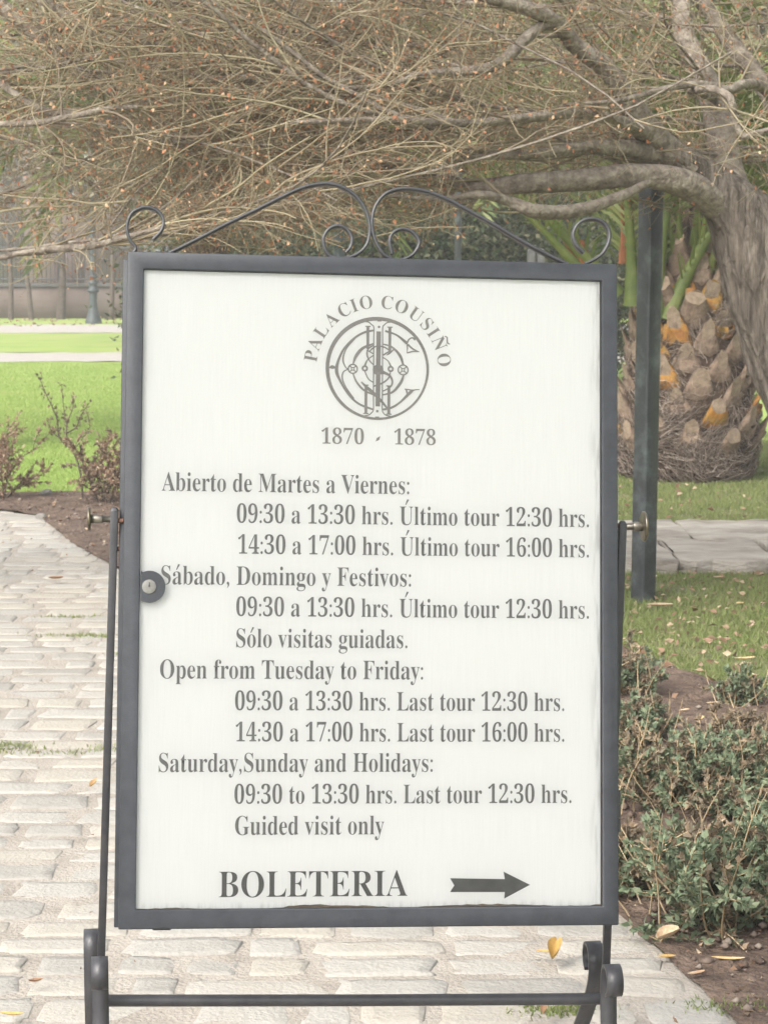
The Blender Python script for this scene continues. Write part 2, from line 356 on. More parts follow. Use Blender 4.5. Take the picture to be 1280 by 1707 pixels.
# the printed sheet: ragged at the foot and along the right edge
n = 90; pu = np.linspace(-a + fl - .002, a - fr - .0015, n)
low = [-b + fb + .0016 + .0016 * math.sin(i * .21) + random.uniform(-.0006, .0008) + (.0012 if 28 < i < 36 else 0) - (.002 if i < 25 else 0) for i in range(n)]
pv = [];
for i, u in enumerate(pu):
    for j in range(40):
        t = j / 39; pv.append((u, low[i] * (1 - t) + (b - ft + .002) * t))
pm = MB(); pm.add([S(u, v, -.0105 + (.0016 * math.sin(i // 40 * .9) * max(0, (v - .25)) if u < -.22 else 0)) for i, (u, v) in enumerate(pv)],
                  [(i * 40 + j, (i + 1) * 40 + j, (i + 1) * 40 + j + 1, i * 40 + j + 1) for i in range(n - 1) for j in range(39)])
def paper_mat():
    m = bpy.data.materials.new('printed_sheet'); m.use_nodes = True; t = m.node_tree; L = t.links.new; pb = t.nodes['Principled BSDF']
    pb.inputs['Roughness'].default_value = 0.55
    uv = t.nodes.new('ShaderNodeUVMap'); sx = t.nodes.new('ShaderNodeSeparateXYZ'); L(uv.outputs[0], sx.inputs[0])
    def M(op, x, y=None, c=True):
        q = t.nodes.new('ShaderNodeMath'); q.operation = op; q.use_clamp = c
        for i, z in enumerate((x, y)):
            if z is None: continue
            if isinstance(z, (int, float)): q.inputs[i].default_value = z
            else: L(z, q.inputs[i])
        return q.outputs[0]
    def noise(sc, st, d=5):
        mp = t.nodes.new('ShaderNodeMapping'); mp.inputs['Scale'].default_value = st; L(uv.outputs[0], mp.inputs[0])
        q = t.nodes.new('ShaderNodeTexNoise'); q.inputs['Scale'].default_value = sc; q.inputs['Detail'].default_value = d; L(mp.outputs[0], q.inputs['Vector']); return q.outputs['Fac']
    U, V = sx.outputs[0], sx.outputs[1]
    # damp stains creeping in from the right, left and lower edges
    er = M('MULTIPLY', M('SUBTRACT', U, .974), 40.0); el = M('MULTIPLY', M('SUBTRACT', .03, U), 22.0); eb = M('MULTIPLY', M('SUBTRACT', .014, V), 70.0)
    nz = noise(6, (14, 2.2, 1), 8); nz2 = M('MULTIPLY', M('SUBTRACT', nz, .47), 6.0)
    st = M('MULTIPLY', M('MAXIMUM', er, eb), nz2)
    sl_ = M('MULTIPLY', M('MULTIPLY', el, .35), M('MULTIPLY', M('SUBTRACT', noise(3, (5, 3, 1)), .45), 6.0))
    st = M('MAXIMUM', st, sl_)
    fine = noise(5, (60, 2.5, 1), 3)
    c1 = t.nodes.new('ShaderNodeMix'); c1.data_type = 'RGBA'; c1.inputs[6].default_value = (.76, .76, .75, 1); c1.inputs[7].default_value = (.83, .828, .812, 1); L(fine, c1.inputs[0])
    c2 = t.nodes.new('ShaderNodeMix'); c2.data_type = 'RGBA'; L(M('MULTIPLY', st, .42), c2.inputs[0]); L(c1.outputs[2], c2.inputs[6]); c2.inputs[7].default_value = (.22, .22, .185, 1)
    L(c2.outputs[2], pb.inputs['Base Color'])
    return m
paper = pm.build('printed_sheet', paper_mat(), panel, smooth=True)
uvl = paper.data.uv_layers.new(name='UVMap'); vi = np.empty(len(paper.data.loops), np.int32); paper.data.loops.foreach_get('vertex_index', vi)
pvn = np.array(pv); pvn = (pvn - pvn.min(0)) / (pvn.max(0) - pvn.min(0)); uvl.data.foreach_set('uv', pvn[vi].astype(np.float32).ravel())

# lettering
def serif(s):
    o = ''
    for c in s:
        if 'A' <= c <= 'Z': o += chr(0x1D400 + ord(c) - 65)
        elif 'a' <= c <= 'z': o += chr(0x1D41A + ord(c) - 97)
        elif '0' <= c <= '9': o += chr(0x1D7CE + ord(c) - 48)
        else: o += c
    return o
def text_geo(s, off=-0.005):
    cu = bpy.data.curves.new('ink', 'FONT'); cu.body = serif(s); cu.offset = off; cu.resolution_u = 4
    o = bpy.data.objects.new('ink', cu); COL.objects.link(o); dg = bpy.context.evaluated_depsgraph_get()
    me = bpy.data.meshes.new_from_object(o.evaluated_get(dg)); v = np.empty(len(me.vertices) * 3); me.vertices.foreach_get('co', v); v = v.reshape(-1, 3)[:, :2]
    f = [list(p.vertices) for p in me.polygons]
    bpy.data.objects.remove(o); bpy.data.curves.remove(cu); bpy.data.meshes.remove(me); return v, f
CAP = text_geo('H')[0][:, 1].max()
NI = -.0099
def put(mb, v, f, xf):
    off = mb.n; mb.v.append(np.array([xf(p) for p in v])); mb.ng += [[i + off for i in q] for q in f]; mb.n += len(v)
M_ink = mat('faded_ink', (0.10, 0.097, 0.09), (0.16, 0.155, 0.145), 60, 0.6)
M_ink2 = mat('dark_ink', (0.05, 0.049, 0.045), (0.075, 0.073, 0.068), 60, 0.6)
M_ink3 = mat('brown_grey_ink', (0.185, 0.172, 0.155), (0.245, 0.23, 0.208), 60, 0.6)
def line(mb, s, xl, xr, yb, cap, acc=(), off=-0.005):
    v, f = text_geo(s, off); u0, v0 = B(xl, yb, NI); u1, _ = B(xr, yb, NI); x0, x1 = v[:, 0].min(), v[:, 0].max()
    kx = (u1 - u0) / (x1 - x0); ky = cap / 1190 / CAP
    X = lambda p: S(u0 + (p[0] - x0) * kx, v0 + p[1] * ky, NI)
    put(mb, v, f, X)
    for i in acc:
        w = text_geo(s[:i + 1], off)[0][:, 0].max(); q = text_geo(s[i], off)[0]; c = w - (q[:, 0].max() - q[:, 0].min()) / 2; h = q[:, 1].max() + .06
        mb.poly([X((c - .06, h)), X((c - .015, h)), X((c + .13, h + .19)), X((c + .04, h + .21))])
T = MB()
line(T, 'Abierto de Martes a Viernes:', 270, 682, 818, 31)
line(T, '09:30 a 13:30 hrs. Ultimo tour 12:30 hrs.', 395, 981, 871.5, 31, (19,))
line(T, '14:30 a 17:00 hrs. Ultimo tour 16:00 hrs.', 397, 981, 923, 31, (19,))
line(T, 'Sabado, Domingo y Festivos:', 269, 685, 974, 31, (1,))
line(T, '09:30 a 13:30 hrs. Ultimo tour 12:30 hrs.', 394, 981, 1027, 31, (19,))
line(T, 'Solo visitas guiadas.', 394, 679, 1079, 31, (1,))
line(T, 'Open from Tuesday to Friday:', 267, 705, 1131, 31)
line(T, '09:30 a 13:30 hrs. Last tour 12:30 hrs.', 392, 940, 1184, 31)
line(T, '14:30 a 17:00 hrs. Last tour 16:00 hrs.', 393, 940, 1236, 31)
line(T, 'Saturday,Sunday and Holidays:', 265, 721, 1287, 31)
line(T, '09:30 to 13:30 hrs. Last tour 12:30 hrs.', 391, 952, 1340, 31)
line(T, 'Guided visit only', 392, 640, 1392, 31)
T.build('opening_hours_lettering', M_ink, panel)
T2 = MB(); line(T2, 'BOLETERIA', 365, 679, 1496, 42, off=-0.007); T2.build('ticket_office_lettering', M_ink2, panel)
A2 = MB(); A2.poly([S(*B(x, y, NI), NI) for x, y in ((750, 1487), (757, 1476), (750, 1464), (841, 1465.5), (839, 1453), (883, 1475), (840, 1498), (841, 1487))][::-1]); A2.build('arrow', M_ink2, panel)
T3 = MB()
T4 = MB(); line(T4, '1870', 536, 606.5, 739.5, 26); line(T4, '1878', 657, 726, 741, 26)
T4.poly([S(*B(x, y, NI), NI) for x, y in ((626, 736), (632, 733.5), (634, 727), (628, 730))])
T4.build('year_lettering', M_ink3, panel)
ECX, ECY, EK = 629.5, 614.6, 300 / 1280
eu, ev = B(ECX, ECY, NI); EPP = (B(ECX + 100, ECY, NI)[0] - eu) / 100
for ch, ang in (('P', -80.3), ('A', -69.3), ('L', -57.2), ('A', -43.9), ('C', -30.3), ('I', -20.9), ('O', -10.3), ('C', 7.8), ('O', 20.7), ('U', 34.6), ('S', 46.9), ('I', 55.9), ('N', 66.6), ('O', 81.3)):
    v, f = text_geo(ch, -.006); c = (v[:, 0].max() + v[:, 0].min()) / 2; k = 21.5 * EPP / CAP; th = -R(ang); r0 = 101 * EPP
    def XF(p, dy=0):
        x, y = (p[0] - c) * k * .95, r0 + p[1] * k; return S(eu + x * math.cos(th) - y * math.sin(th), ev + x * math.sin(th) + y * math.cos(th), NI)
    put(T3, v, f, XF)
    if ang == 66.6:
        til = smooth([(-.26, .0), (-.14, .08), (0, .03), (.14, -.01), (.26, .07)], 4); h = CAP + .07
        T3.poly([XF((c + x, h + y + .045)) for x, y in til][::-1] + [XF((c + x, h + y - .03)) for x, y in til])
T3.build('crest_lettering', M_ink3, panel)
# the monogram: pen strokes of changing width round a ring (coordinates: enlarged picture, centre 638,617)
E_ = MB(); zi = [0]
def stroke(pts, w, sm=True, closed=False):
    p = np.array(pts, float)[:, :2]; w = np.array(w if np.ndim(w) else [w] * len(p), float)
    if sm: q = smooth(np.column_stack([p, w]), 6); p, w = q[:, :2], q[:, 2]
    t = np.gradient(p, axis=0); t /= np.linalg.norm(t, axis=1)[:, None] + 1e-9; nn = np.stack([-t[:, 1], t[:, 0]], 1) * w[:, None] / 2
    zi[0] += 1; n_ = NI + zi[0] * 6e-6
    def X(q): return S(eu + (q[0] - 638) * EK * EPP, ev - (q[1] - 617) * EK * EPP, n_)
    k = len(p); E_.add([X(q) for q in p + nn] + [X(q) for q in p - nn], [(i, i + 1, k + i + 1, k + i) for i in range(k - 1)])
def ringst(cx, cy, r, w, k=28):
    a_ = np.linspace(0, 2 * math.pi, k + 1); stroke(np.stack([cx + r * np.cos(a_), cy + r * np.sin(a_)], 1), w, False)
def arc(cx, cy, rx, ry, a0, a1, w, k=18):
    a_ = np.radians(np.linspace(a0, a1, k)); stroke(np.stack([cx + rx * np.cos(a_), cy - ry * np.sin(a_)], 1), np.interp(np.linspace(0, 1, k), np.linspace(0, 1, len(w)), w) if np.ndim(w) else w, False)
a_ = np.linspace(0, 2 * math.pi, 73); wr = 22 + 6 * np.cos(a_ - R(130)); stroke(np.stack([638 + 355 * np.cos(a_), 617 - 355 * np.sin(a_)], 1), wr, False)
for x in (609, 672):
    s_ = -1 if x < 640 else 1
    stroke([(638 + s_ * 92, 284), (638 + s_ * 66, 288), (638 + s_ * 46, 304), (x, 326), (x, 420), (x, 620), (x, 800), (x, 905), (638 + s_ * 44, 932), (638 + s_ * 62, 946), (638 + s_ * 92, 952)], 8)
stroke([(644, 352), (640, 884)], 32, False); ringst(646, 320, 5, 9, 10); ringst(637, 918, 5, 9, 10); stroke([(634, 272), (662, 272)], 18, False); stroke([(622, 965), (650, 965)], 18, False)
for x, y0, y1 in ((567, 318, 478), (723, 320, 500), (556, 735, 936), (718, 738, 938)):
    stroke([(x, y0), (x, y1)], 20, False); stroke([(x - 19, y0), (x + 19, y0)], 8, False)
    if y0 > 600: stroke([(x - 19, y1), (x + 19, y1)], 8, False)
stroke([(522, 712), (545, 735), (590, 775), (650, 830), (715, 905)], [8, 16, 24, 20, 12])
stroke([(700, 520), (722, 505), (760, 470)], [5, 12, 5])
# great C
stroke([(845, 432), (770, 375), (690, 348)], [22, 13, 14]); stroke([(606, 346), (540, 362), (470, 405), (400, 480), (358, 570), (348, 640), (370, 700), (430, 800), (505, 868), (604, 906)], [14, 15, 15, 15, 18, 24, 18, 14, 15, 13])
stroke([(476, 400), (415, 480), (392, 556), (412, 612), (432, 622)], [16, 9, 11, 8, 6]); stroke([(430, 624), (396, 645), (388, 690), (412, 750), (468, 835)], [6, 9, 11, 9, 16])
stroke([(676, 906), (740, 890), (800, 850), (872, 778), (895, 764), (935, 758)], [14, 16, 14, 22, 10, 6]); stroke([(830, 758), (880, 764)], 9, False); stroke([(840, 758), (850, 800), (838, 820)], [10, 14, 8])
stroke([(845, 430), (848, 470), (845, 500), (890, 488), (932, 490)], [9, 9, 9, 10, 5], False); stroke([(850, 440), (885, 470), (930, 490)], [14, 12, 5]); stroke([(846, 432), (858, 405), (882, 392), (905, 404)], [10, 10, 10, 20])
stroke([(296, 617), (316, 612), (348, 618)], [6, 26, 6])
# O with its rosettes, S and small lozenge
stroke([(464, 585), (485, 530), (530, 475), (606, 440)], [10, 22, 20, 10]); stroke([(678, 442), (740, 462), (795, 520), (820, 588)], [9, 12, 20, 14]); stroke([(463, 655), (490, 715), (540, 770), (606, 802)], [9, 13, 14, 10]); stroke([(676, 802), (745, 780), (800, 715), (822, 660)], [9, 15, 20, 12])
stroke([(575, 500), (606, 470), (640, 456), (690, 466), (735, 500)], 9)
for cx, r in ((462, 32), (818, 35)):
    ringst(cx, 622, r, 9); ringst(cx, 622, 10, 6, 16)
    for s_ in (-1, 1): stroke([(cx + s_ * 9, 622 - 9), (cx + s_ * 22, 622 - 22)], 7, False); stroke([(cx + s_ * 9, 622 + 9), (cx + s_ * 22, 622 + 22)], 7, False)
for cx in (547, 730): ringst(cx, 617, 16, 13, 18)
stroke([(547, 596), (566, 556), (608, 522)], [14, 9, 8]); stroke([(547, 638), (572, 690), (608, 716)], [8, 8, 7]); stroke([(730, 596), (710, 560), (674, 536)], [12, 8, 8]); stroke([(728, 640), (716, 680), (676, 716), (612, 742)], [8, 10, 12, 10])
stroke([(606, 452), (570, 478), (562, 520), (580, 562), (608, 590)], [8, 11, 12, 9, 8]); stroke([(674, 640), (722, 664), (742, 705), (728, 745), (676, 776)], [22, 16, 13, 10, 8]); stroke([(568, 490), (606, 512)], 8, False); stroke([(676, 520), (720, 492)], 10, False)
ringst(641, 625, 24, 28, 20)
E_.build('monogram', M_ink3, panel)
# glass
def glass_mat():
    m = bpy.data.materials.new('case_glass'); m.use_nodes = True; t = m.node_tree; t.nodes.clear(); L = t.links.new
    o = t.nodes.new('ShaderNodeOutputMaterial'); x = t.nodes.new('ShaderNodeMixShader'); tr = t.nodes.new('ShaderNodeBsdfTransparent'); gl = t.nodes.new('ShaderNodeBsdfGlossy'); fr_ = t.nodes.new('ShaderNodeFresnel')
    gl.inputs['Roughness'].default_value = 0.08; fr_.inputs[0].default_value = 1.5; tr.inputs[0].default_value = (.985, .985, .98, 1)
    L(fr_.outputs[0], x.inputs[0]); L(tr.outputs[0], x.inputs[1]); L(gl.outputs[0], x.inputs[2]); L(x.outputs[0], o.inputs[0]); return m
gb = MB(); gb.add([S(-a + fl - .003, -b + fb - .003, -.006), S(a - fr + .003, -b + fb - .003, -.006), S(a - fr + .003, b - ft + .003, -.006), S(-a + fl - .003, b - ft + .003, -.006)], [(0, 1, 2, 3)])
gb.build('glass_pane', glass_mat(), sign)
# lock tab and hinge
lu, lv = B(249.5, 978, .003); r_ = .0222; el = B(236, 978)[0]
tb = MB(); pts = [(lu + r_ * math.cos(t), lv + r_ * math.sin(t)) for t in np.linspace(-2.2, 2.2, 26)] + [(el, lv + r_ * .98), (el, lv - r_ * .98)]
pts = [(max(u, el), v) for u, v in pts]
tb.poly([S(u, v, .0045) for u, v in pts]); tb.poly([S(u, v, -.004) for u, v in pts][::-1])
k = len(pts); tb.add([S(u, v, -.004) for u, v in pts] + [S(u, v, .0045) for u, v in pts], [(i, (i + 1) % k, k + (i + 1) % k, k + i) for i in range(k)])
tab = tb.build('lock_tab', M_paint, sign)
lk = MB(); lk.lathe([(.0098, 0), (.0098, .001), (.0094, .0013), (0, .0013)], S(lu - .0005, lv, .0046), NS, 24); lock = lk.build('lock_cylinder', M_lock, tab, smooth=False)
kh = MB(); kh.box(S(lu - .0002, lv + .003, .0060), XS * .0009, YS * .003, NS * .0004); kh.build('keyhole', M_ink2, tab)
hg = MB(); hu = a + .0022
for y0, y1 in ((1318, 1340), (1341.5, 1364), (1365.5, 1388)):
    v0, v1 = B(1032, y0)[1], B(1032, y1)[1]; hg.tube([S(hu, v0, -.014), S(hu, v1, -.014)], .0042, 10)
hg.build('hinge', M_iron, sign)
# scroll crest: flat iron bent on edge
NC = -.020
def crest(pix, m=6):
    q = smooth([B(x, y, NC) for x, y in pix], m); mb = MB(); mb.strip([S(u, v, NC) for u, v in q], NS, .014, .0042); return mb.build('crest_scroll', M_iron, sign)
crest([(222, 424), (226.7, 413.7), (216, 398.6), (212.3, 377), (219.5, 357.3), (234, 348.3), (248, 346.5), (264.4, 353.7), (272.7, 368), (269.8, 384.2), (255.5, 400.4)])
crest([(281, 423), (295, 416.5), (334.5, 396.8), (381, 372.7), (431.5, 348.3), (474.6, 326.7), (503.4, 314), (525, 308.7), (546.5, 307), (568, 311.6), (589.6, 325), (605.8, 344.7), (614.8, 369.8), (615.5, 391.4), (609.4, 411), (593, 425.5), (570, 432), (550, 428), (541, 414), (539, 397), (548.3, 382.4), (562.7, 377), (577, 382.4), (586, 396.8), (584.2, 412), (576, 422)])
crest([(945, 441), (930.6, 434.5), (894.6, 416.5), (858.7, 396.8), (822.8, 375.2), (786.9, 355.5), (754.5, 337.5), (725.8, 325), (700.6, 317.7), (671.9, 315.2), (646.7, 321.3), (630.5, 335.7), (621.6, 355.5), (619.8, 380.6), (627, 405.8), (640, 425.5), (662, 435), (684.4, 427.3), (696, 413), (697, 400.4), (684.4, 386), (668.3, 382.4), (654, 389.6), (649, 404), (653, 424)])
crest([(974, 440), (984.5, 436), (1002.4, 423.7), (1013, 404), (1013.2, 384), (1000, 369), (981, 365.5), (963, 373.4), (954, 391.4), (959.3, 409.4), (972, 422)])
# stand: uprights, crossbar, scrolled feet, thumb screws
PVv = SC + YS * B(615, 870)[1] + NS * -.03
def Vp(px, py, off=0.0):
    d = ray(px, py); o = PVv + N0 * off; return EYEV + d * ((o - EYEV).dot(N0) / d.dot(N0))
for top, bot in (((191.5, 851), (169, 1606)), ((1037, 873), (1009, 1618))):
    p, q = Vp(*top), Vp(*bot); d = (p - q).normalized(); mb = MB(); h = .0056
    mb.box((p + q) / 2, X0 * h, N0 * h, d * (p - q).length / 2); mb.lathe([(h * 1.38, 0), (h * .9, .004), (0, .005)], p, d, 4)
    mb.build('upright', M_iron, sign, bevel=.0012)
mb = MB(); p, q = Vp(174, 1668), Vp(1004, 1665); mb.tube([p, p.lerp(q, .5) - Z0 * .001, q], .0087, 14); mb.build('crossbar', M_iron, sign, smooth=True)
def foot(px, py, off, sgn, flare, early=False):
    c = Vp(px, py, off); r = .0235; z0 = c.z; P = []
    for th in np.linspace(-75, 180, 22): P.append((r * (.82 + .18 * (th + 75) / 255) * math.cos(R(th)), r * (.82 + .18 * (th + 75) / 255) * math.sin(R(th))))
    leg = smooth([(-r, 0), (-r + .001, -.05), (-r + .006 + flare * .06, -.11), (flare * .42, -.26), (flare * .8, -z0 + .03), (flare * .95, -z0 + .006), (flare * 1.2, -z0 + .003)], 5)[1:] if not early else smooth([(-r, 0), (-r + .001, -.022), (-r + .022, -.055), (.045, -.10), (.12, -.19), (flare * .9, -z0 + .03), (flare, -z0 + .006), (flare * 1.2, -z0 + .003)], 5)[1:]
    P += [tuple(x) for x in leg]
    m_ = MB(); m_.strip([c + N0 * (sgn * n_) + Z0 * z_ for n_, z_ in P], X0, .0235, .0052); return m_.build('leg', M_iron, sign)
foot(167, 1624, .055, 1, .13); foot(154, 1576, -.06, -1, .24); foot(1020, 1636, .055, 1, .13); foot(988, 1596, -.06, -1, .26, True)
def knob(p0, p1, rb, rd, pd, m2):
    d = (p1 - p0).normalized(); m_ = MB(); m_.lathe([(rb * .8, -.004), (rb * .8, .012), (rb, .0125), (rb * 1.12, .0145), (rb * 1.12, (p1 - p0).length - .001), (rb * .8, (p1 - p0).length)], p0, d, 18)
    kn = m_.build('thumb_screw', M_steel, sign, smooth=False); m_ = MB(); m_.lathe([(0, -.0022), (rd * .93, -.0022), (rd, -.001), (rd, .001), (rd * .93, .0022), (0, .0022)], p1, pd, 30); m_.build('disc', m2, kn)
knob(Vp(187, 866), Vp(149, 865), .0056, .0168, X0, M_brass)
knob(Vp(1040, 878), Vp(1072.5, 877.5), .0062, .0222, X0, M_brass)
M_rust = mat('rusty_bolt', (0.10, 0.045, 0.03), (0.2, 0.10, 0.07), 60, .8)
for x0, x1, y in ((194, 206, 868), (194, 206, 915), (1026, 1038, 876)):
    mb = MB(); mb.tube([Vp(x0, y), Vp(x1, y)], .0032, 8); mb.build('pivot_bolt', M_rust, sign)
# ------------------------------------------------------------------ bare trees overhead
M_bark = mat('grey_brown_bark', (0.035, 0.028, 0.022), (0.12, 0.098, 0.08), 26, 0.9, 1.0, 45, stretch=(1, 1, .13), detail=10, c3=(0.24, 0.205, 0.172), dist=0.05)
M_limb = mat('limb_bark', (0.07, 0.055, 0.043), (0.18, 0.15, 0.12), 24, 0.9, 1.0, 60, detail=9, c3=(0.30, 0.265, 0.215), dist=.015)
M_twig = mat('olive_twig_bark', (0.155, 0.118, 0.086), (0.23, 0.188, 0.118), 4, 0.75, island=.8, c3=(0.30, 0.262, 0.168))
M_seed = mat('withered_leaf', (0.22, 0.085, 0.045), (0.37, 0.165, 0.085), 4, 0.8, island=.97, c3=(0.50, 0.34, 0.21), trans=.2)
def bark_tube(mb, pts, rad, k=20, amp=.07, n=6, ridge=0.0):
    q = smooth(np.column_stack([np.array([tuple(p) for p in pts]), rad]), n); p, r = q[:, :3], q[:, 3]
    mb.tube(p, r, k)
    c = np.repeat(p, k, 0); th = np.tile(np.arange(k), len(p)); i = np.repeat(np.arange(len(p)), k); rr = np.repeat(r, k)
    w = 1 + amp * (np.sin(th * 2.1 * 2 * np.pi / k * 2 + i * .35) + .6 * np.sin(th * 5 * 2 * np.pi / k + i * .23 + 1) + .5 * rng.normal(size=len(th)) * .5) + ridge * (np.sin(th * 17 * 2 * np.pi / k + 1.2 * np.sin(i * .11) + .6 * np.sin(th * 3 * 2 * np.pi / k + i * .2)) + .7 * np.sin(th * 29 * 2 * np.pi / k + 1.5 * np.sin(i * .17 + 2)))
    for arr in mb.v:
        if len(arr) == len(c): arr[:] = c + (arr - c) * w[:, None]
    return p, r
def pxl(l): return [D(x, y, d) for x, y, d in l]
BOUND = [(-400, 430), (0, 462), (150, 440), (230, 405), (350, 408), (520, 395), (680, 378), (800, 352), (900, 322), (1010, 330), (1280, 345), (1700, 400)]
def toolow(p, tol):
    v = Vector(p) - EYEV; zc = v.dot(FW); px = 640 + FPX * v.dot(RT) / zc; py = 853.5 - FPX * v.dot(UP) / zc
    return py > np.interp(px, [b_[0] for b_ in BOUND], [b_[1] for b_ in BOUND]) + tol
def before_limbs(p):                           # keep most twigs behind the big limbs near the trunk
    v = Vector(p) - EYEV; zc = v.dot(FW); px = 640 + FPX * v.dot(RT) / zc; py = 853.5 - FPX * v.dot(UP) / zc
    if 760 < px < 1230 and 265 < py < 420 and p[1] < 9.05: return random.random() < .78
    return px > 820 and p[1] < 8.75 and random.random() < .3
def grow(p, d, L, n, wob, sag):
    p = np.array(p, float); d = np.array(d, float); d /= np.linalg.norm(d); out = [p.copy()]; st_ = L / n; w = rng.normal(0, wob, 3)
    for i in range(n):
        w = .82 * w + .6 * rng.normal(0, wob, 3); d = d + w + rng.normal(0, wob * .9, 3); d[2] += sag * st_ * (1 - 1.7 * i / n); d /= np.linalg.norm(d); p = p + d * st_; out.append(p.copy())
    return np.array(out)
def crown(root, limbs, side, extra, NB, NT, NTT, seed):
    """limbs: list of (points, radii). Branches, twigs and twiglets grow from them; side = main sweep of the branches."""
    global rng; rng = np.random.default_rng(seed); random.seed(seed)
    tw = MB(); lf = []
    lines = []
    for pts, rad in limbs: lines.append((np.array([tuple(p) for p in pts]), np.array(rad), 1.0))
    br = MB()
    for src, dirn, L, r0 in extra:
        q = grow(src, dirn, L, 14, .055, -.09)
        keep = [not toolow(x, -12) for x in q]
        if not all(keep): q = q[:max(3, keep.index(False))]
        r = np.linspace(r0, .0035, len(q)); br.tube(q, r, 6); lines.append((q, r, 1.3))
    br.build('limb', M_limb, root, smooth=True)
    for q, r, wgt in lines:
        seg = np.linalg.norm(np.diff(q, axis=0), axis=1).sum()
        for _ in range(int(NB * wgt * min(2.2, seg) / 1.5)):
            t = random.uniform(.12, 1) * (len(q) - 1); i = min(int(t), len(q) - 2); p = q[i] + (q[i + 1] - q[i]) * (t - i)
            tan = (q[i + 1] - q[i]) / (np.linalg.norm(q[i + 1] - q[i]) + 1e-9)
            d = .6 * tan * (1 if random.random() < .9 else -1) + np.array([side * random.uniform(.1, 1.0), random.gauss(.10, .40), random.gauss(.02, .30)])
            b_ = grow(p, d, random.uniform(.4, 1.05), 9, .07, -.25)
            if toolow(b_[-1], 25) or toolow(b_[5], 10) or before_limbs(b_[4]) or before_limbs(b_[8]): continue
            rb = random.uniform(.0028, .0064); tw.tube(b_, np.linspace(rb, rb * .35, 10), 5, False)
            for _ in range(NT):
                j = random.randint(1, 8); p2 = b_[j]; tn = b_[j + 1] - b_[j]; tn /= np.linalg.norm(tn) + 1e-9
                t_ = grow(p2, tn + rng.normal(0, .5, 3) * np.array([1, 1, .75]), random.uniform(.12, .42), 6, .09, -.3)
                if toolow(t_[-1], 45) or before_limbs(t_[3]): continue
                rt = random.uniform(.0014, .0026); tw.tube(t_, np.linspace(rt, rt * .45, 7), 4, False)
                if True: lf += [t_[random.randint(2, 6)] for _ in range(3)]
                for _ in range(NTT):
                    j2 = random.randint(1, 5); tt = grow(t_[j2], (t_[j2 + 1] - t_[j2]) * 8 + rng.normal(0, .45, 3), random.uniform(.05, .17), 3, .1, -.3)
                    if toolow(tt[-1], 60): continue
                    tw.tube(tt, np.linspace(.0014, .0008, 4), 3, False)
                    lf.append(tt[-1])
    tag(tw.build('twigs', M_twig, root), kind='stuff')
    lf = np.array(lf); nl = len(lf); d = rng.normal(size=(nl, 3)) * .7 + np.array([0, 0, -1.0]); lf = lf + rng.normal(0, .008, lf.shape); L = rng.uniform(.007, .021, nl)
    lb = MB(); lb.leaves(lf, d, L, L * rng.uniform(.35, .8, nl), .35); tag(lb.build('withered_leaves', M_seed, root), kind='stuff')
    print('twig verts', tw.n, 'leaves', nl)

